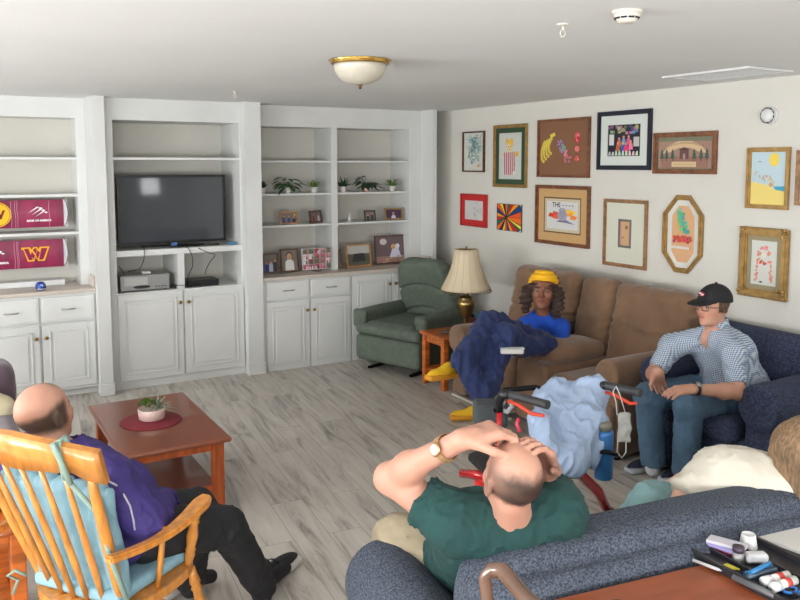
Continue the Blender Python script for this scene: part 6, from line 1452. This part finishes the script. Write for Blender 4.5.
pr_.body('balding man in purple jacket and black trousers sitting in the rocking chair',PINK,dict(fw=unit((.78,.50,.12)),up=(-.38,-.20,1),s=1.0),
 [dict(k='R',d=Fr*.6-Rr*.6-Vector((0,0,.2)),n=(0,0,-1),t=-Rr,curl=.3),dict(k='L',d=Fr*.5+Rr*.6-Vector((0,0,.2)),n=(0,0,-1),t=Fr,curl=.3)],dict(hair=rh),h=.0055)
PUR=mat('purple_jersey_jacket',(58,44,112),.75,var=.08,vs=12,bump=.08,bs=160)
def pj(P):
    d=pr_.torso(P,.020,.04)
    for k in 'LR': d=smin(d,pr_.arm(P,k,.024,1,True),.035); d=smax(d,.045-ln(P-A3(J['wr'+k])),.01)
    d=smax(d,-ell(P,J['nk']+V3(.01,.01,.055),(.068,.068,.05)),.010); return d+crease(P,13,.013,5)
jk=pr_.part('jacket',pj,PUR,['nk','pel','shL','shR','elL','elR','wrL','wrR'],.17,.008)
a_=[dp(x,y,D) for x,y,D in((98,478,2.575),(112,482,2.575),(124,496,2.58),(131,515,2.60),(133,530,2.62))]
pp=[surf(jk,x,y,-.001) for x,y in((97,480),(106,480),(116,485),(124,495),(130,506),(133,518),(135,530))]; pp=[p_ for p_ in pp if p_ is not None]
if len(pp)>3: MB().tube(pp,.0035,6).done('white_piping',mat('white_piping',(190,188,196),.7),jk)
def bt(P):
    d=ell(P,J['pel'],(.165,.145,.10))
    for k in 'LR': d=smin(d,cap(P,J['hip'+k],J['kn'+k],.100,.078),.03); d=smin(d,cap(P,J['kn'+k],J['an'+k],.076,.062),.02)
    return d+crease(P,13,.010,7)
BT=mat('black_sports_trousers',(24,24,28),.75,var=.1,vs=9); tr=pr_.part('trousers',bt,BT,['pel','knL','knR','anL','anR'],.15,.009)
BK=mat('black_trainer_mesh',(26,27,30),.7,bump=.2,bs=200); WS=mat('white_rubber_sole',(196,192,186),.6)
hR=hz(254,592,0);tR=hz(291,566,0); dR=(tR-hR).normalized(); so=shoes(pr_,'R',hR+V3(0,0,.004),hR+dR*.30+V3(0,0,.004),BK,WS,laces=BLACKP)
rt=dR.cross(Vector((0,0,1))).normalized(); A=Art(hR+dR*.06+rt*.050+V3(0,0,.030),dR,(0,0,1),rt,.001); A.poly([(0,.018),(.01,.006),(.03,.004),(.10,.040),(.04,.020),(.016,.018),(.008,.024)],(214,212,210)); A.done('side_stripe',so)
for k in 'LR': pr_.part('sock',lambda P,k=k: smin(cap(P,J['an'+k]+V3(0,0,-.04),J['an'+k]+V3(0,0,.07),.045,.046),cap(P,J['an'+k],J['to'+k],.036,.03),.02),mat('black_cotton_sock',(26,26,30),.9),['an'+k,'to'+k],.10,.007)
hL=hz(180,588,0); dL=Fr; shoes(pr_,'L',hL-dL*.14+V3(0,0,.004),hL+dL*.14+V3(0,0,.004),BK,WS)
pr_.fin()
# ---------------------------------------------------------------- rollator walker
WK=root('rollator','red-framed rollator walker with grey bag, light blue jacket draped over it','walker',(2.4,2.75,0))
RED=mat('glossy_red_metal',(186,18,26),.25,.2,coat=.6); GRP=mat('dark_grey_grip',(52,52,54),.55); ORG=mat('orange_red_lever',(226,70,44),.4)
gL0=hz(508,394,.885);gL1=hz(548,405,.885); gR0=hz(604,385,.885);gR1=hz(641,393,.885)
def grip(a,b):
    d=unit(b-a); MB().tube([a,a+d*.02,b-d*.02,b],[.016,.018,.019,.019],14).done('hand_grip',GRP,WK)
    MB().tube([a+d*.01+V3(0,0,.0),a-d*.03+V3(0,0,-.008),a-d*.05+V3(0,0,-.045),a-d*.045+V3(0,0,-.09)],[.020,.022,.020,.017],12).done('brake_housing',BLACKP,WK)
    m=a+d*.03+V3(0,0,-.03); mb=MB().tube([m-d*.03,m+d*.03+V3(0,0,-.006),m+d*.10+V3(0,0,-.028),b+d*-.02+V3(0,0,-.05)],[.007,.008,.008,.007],8); mb.done('brake_lever',ORG,WK)
grip(gL0,gL1); grip(gR0,gR1)
dg=unit((gL1-gL0)+(gR1-gR0)); sd=unit(Vector((gR0.x-gL0.x,gR0.y-gL0.y,0)))
sL_=gL0-dg*.045+V3(0,0,-.09); sR_=gR0-dg*.045+V3(0,0,-.09)
wR=hz(612,524,.09); jR=hz(556,474,.50)
kL=sL_+V3(0,0,-.30); kR=sR_+V3(0,0,-.30)
for s0 in(sL_,sR_): MB().tube([s0,s0+V3(-.005,.01,-.30)],.013,10).done('handle_post',RED,WK)
# side frames: rear curved tube + front tube
def sideframe(k,rear):
    top_=k; back=rear; fr=k-dg*.26; fr.z=.10
    MB().tube([k-dg*.20+V3(0,0,-.02),k-dg*.10+V3(0,0,.0),k+dg*.02,k+(back-k)*.35+V3(0,0,.10),k+(back-k)*.72+V3(0,0,.10),back+V3(0,0,.02)],[.020,.022,.025,.026,.025,.022],14).done('side_tube',RED,WK)
    MB().tube([k-dg*.06+V3(0,0,-.01),k-dg*.18+V3(0,0,-.2),fr+V3(0,0,.05)],[.018,.017,.016],12).done('side_tube',RED,WK)
    for p_,r_ in((back,.085),(fr,.095)):
        cc=Vector((p_.x,p_.y,r_+.001)); q_=sd.to_track_quat('Z','Y').to_matrix(); wl=MB().lathe([(r_*.70,-.012),(r_*.9,-.016),(r_,-.008),(r_,.008),(r_*.9,.016),(r_*.70,.012),(r_*.70,-.012)],cc,30,q_).done('wheel',BLACKP,WK)
        MB().lathe([(0,-.014),(r_*.7,-.008),(r_*.7,.008),(0,.014)],cc,20,q_).done('hub',GRP,wl)
rearR=Vector((wR.x,wR.y,.09)); kR2=Vector((jR.x,jR.y,jR.z)); kL2=kR2-sd*.29; rearL=rearR-sd*.29
sideframe(kR2,rearR); sideframe(kL2,rearL)
MB().tube([sR_+V3(-.005,.01,-.28),kR2+V3(0,0,.0)],.014,10).done('frame_link',RED,WK); MB().tube([sL_+V3(-.005,.01,-.28),kL2+V3(0,0,.0)],.014,10).done('frame_link',RED,WK)
MB().tube([kL2-dg*.1,kR2-dg*.1],.012,10).done('cross_bar',BLKM,WK); MB().tube([kL2-dg*.2+V3(0,0,-.1),kR2-dg*.2+V3(0,0,-.1)],.012,10).done('cross_bar',BLKM,WK)
cs=(kL2+kR2)/2-dg*.14+V3(0,0,.045); Rs=frame(sd,-dg,Vector((0,0,1)))
smesh('seat_pad',lambda P: rbx(P,cs,(.14,.13,.02),.018,Rs),cs-V3(.35,.35,.08),cs+V3(.35,.35,.08),.008,BLACKP,WK)
cb=(sL_+sR_)/2-dg*.14+V3(0,0,.045-.02)
MB().tube([sL_-dg*.02,(sL_*2+sR_)/3-dg*.16+V3(0,0,.05),(sL_+sR_*2)/3-dg*.16+V3(0,0,.05),sR_-dg*.02],.013,10).done('backrest_strap',BLKM,WK)
cl=dp(490,413,3.62); MB().box(cl-V3(.075,.06,.055),cl+V3(.075,.06,.055),.015,3,rot=Matrix.Rotation(-.5,3,'Z')).done('grey_pouch',mat('grey_nylon_pouch',(70,75,78),.8,bump=.3,bs=120),WK)
pb=[dp(x,y,3.46) for x,y in((497,396),(503,402),(500,409),(507,412),(512,406),(509,398),(501,393))]; o=solo(MB().tube(pb,[.012,.015,.012,.013,.012,.012,.008],8),'plastic_wrapper',mat('clear_white_plastic',(200,202,206),.25,trans=.4),'crumpled clear plastic wrapper hanging on the left walker handle','wrapper')
MB().tube([dp(519,418,3.4),dp(517,424,3.4),dp(520,432,3.38)],.009,10).done('cable_knob',mat('pink_red_knob',(206,60,80),.4),WK)
pL_=dp(479,492,3.15); MB().tube([pL_+V3(0,0,.045),pL_-V3(0,0,.045)],.019,12).done('reflector',mat('bright_red_plastic',(220,30,24),.3),WK)
MB().tube([pL_-V3(0,0,.045),pL_-V3(0,0,.08),kL2.lerp(pL_,.3)],.010,10).done('bracket',BLKM,WK)
# draped jacket
JK=mat('light_blue_jersey_cloth',(158,176,204),.9,var=.05,vs=8,bump=.15,bs=140)
Q=[dp(*a) for a in((556,392,3.62),(596,388,3.60),(600,440,3.42),(590,460,3.38),(540,420,3.36),(548,455,3.32),(572,462,3.30),(560,425,3.45),(590,420,3.45),(545,400,3.58))]
JR=rotm(.25,.35,0)
def jkf(P):
    d=uni([cap(P,Q[0],Q[1],.05,.035),cap(P,Q[1],Q[2],.035,.04),cap(P,Q[2],Q[3],.04,.035),cap(P,Q[0],Q[7],.055,.07),cap(P,Q[7],Q[6],.075,.05),cap(P,Q[4],Q[5],.045,.06),cap(P,Q[5],Q[6],.06,.05),cap(P,Q[8],Q[6],.06,.05),cap(P,Q[9],Q[7],.03,.05),cap(P,Q[9],Q[8],.05,.06),cap(P,Q[1],Q[7],.05,.06)],.045)
    return d-.013*np.maximum(0,1-np.abs(nz((P@JR)*np.array((1,1,.12),np.float32),30,6,5))/.4)-.004*np.maximum(0,1-np.abs(nz((P@JR)*np.array((1,1,.2),np.float32),60,9,5))/.35)+.004+.002*np.sin(P@A3((60,30,25))+4*nz(P,5))
lo,hi=Vector([min(b[i] for b in Q)-.14 for i in range(3)]),Vector([max(b[i] for b in Q)+.14 for i in range(3)])
o=smesh('jacket',jkf,lo,hi,.0075,JK); tag(o,'light blue jacket draped over the rollator between its handles','jacket'); recenter(o)
# bottle
cb=dp(604,450,3.40); zb0=cb.z-.075; r=root('water_bottle','blue water bottle hanging at the right side of the rollator','bottle',(cb.x,cb.y,zb0))
MB().lathe([(0,0),(.036,0),(.040,.006),(.040,.20),(.034,.215),(0,.215)],(cb.x,cb.y,zb0-.05),28).done('body',mat('blue_bottle_enamel',(56,112,170),.3,.3),r); MB().lathe([(0,.2155),(.030,.2155),(.030,.245),(.02,.25),(0,.25)],(cb.x,cb.y,zb0-.05),24).done('cap',mat('taupe_cap',(120,116,104),.5),r)
MB().tube([dp(600,452,3.36),dp(608,452,3.33),dp(617,455,3.34)],.010,8).done('bottle_strap',BLKM,WK)
ms=[dp(x,y,3.36) for x,y in((624,400),(632,415),(628,440),(618,432),(617,415))]
def mk(P):
    c=dp(624,427,3.38); q=(P-A3(c))@frame(R,F,U); d=rbx(q,(0,.0,0),(.030,.008,.062),.008); return d+.010*np.abs(nz(P*np.array((1,1,1),np.float32),30,2,5))-.006
c=dp(624,427,3.38); o=smesh('face_mask',mk,c-V3(.12,.12,.12),c+V3(.12,.12,.12),.004,mat('pale_grey_fabric_mask',(170,170,166),.9,bump=.3,bs=200)); tag(o,'pale grey face mask hanging by its loop from the right walker grip','face mask')
el=mat('white_elastic',(200,200,196),.8)
MB().tube([dp(617,415,3.37),dp(616,402,3.385),dp(613,392,3.37),dp(616,386,3.37),dp(620,395,3.37),dp(625,412,3.37)],.0025,6).done('ear_loop',el,o)
MB().tube([dp(618,440,3.37),dp(617,452,3.37),dp(622,458,3.37),dp(626,452,3.37),dp(626,440,3.37)],.0025,6).done('ear_loop',el,o)
recenter(o)
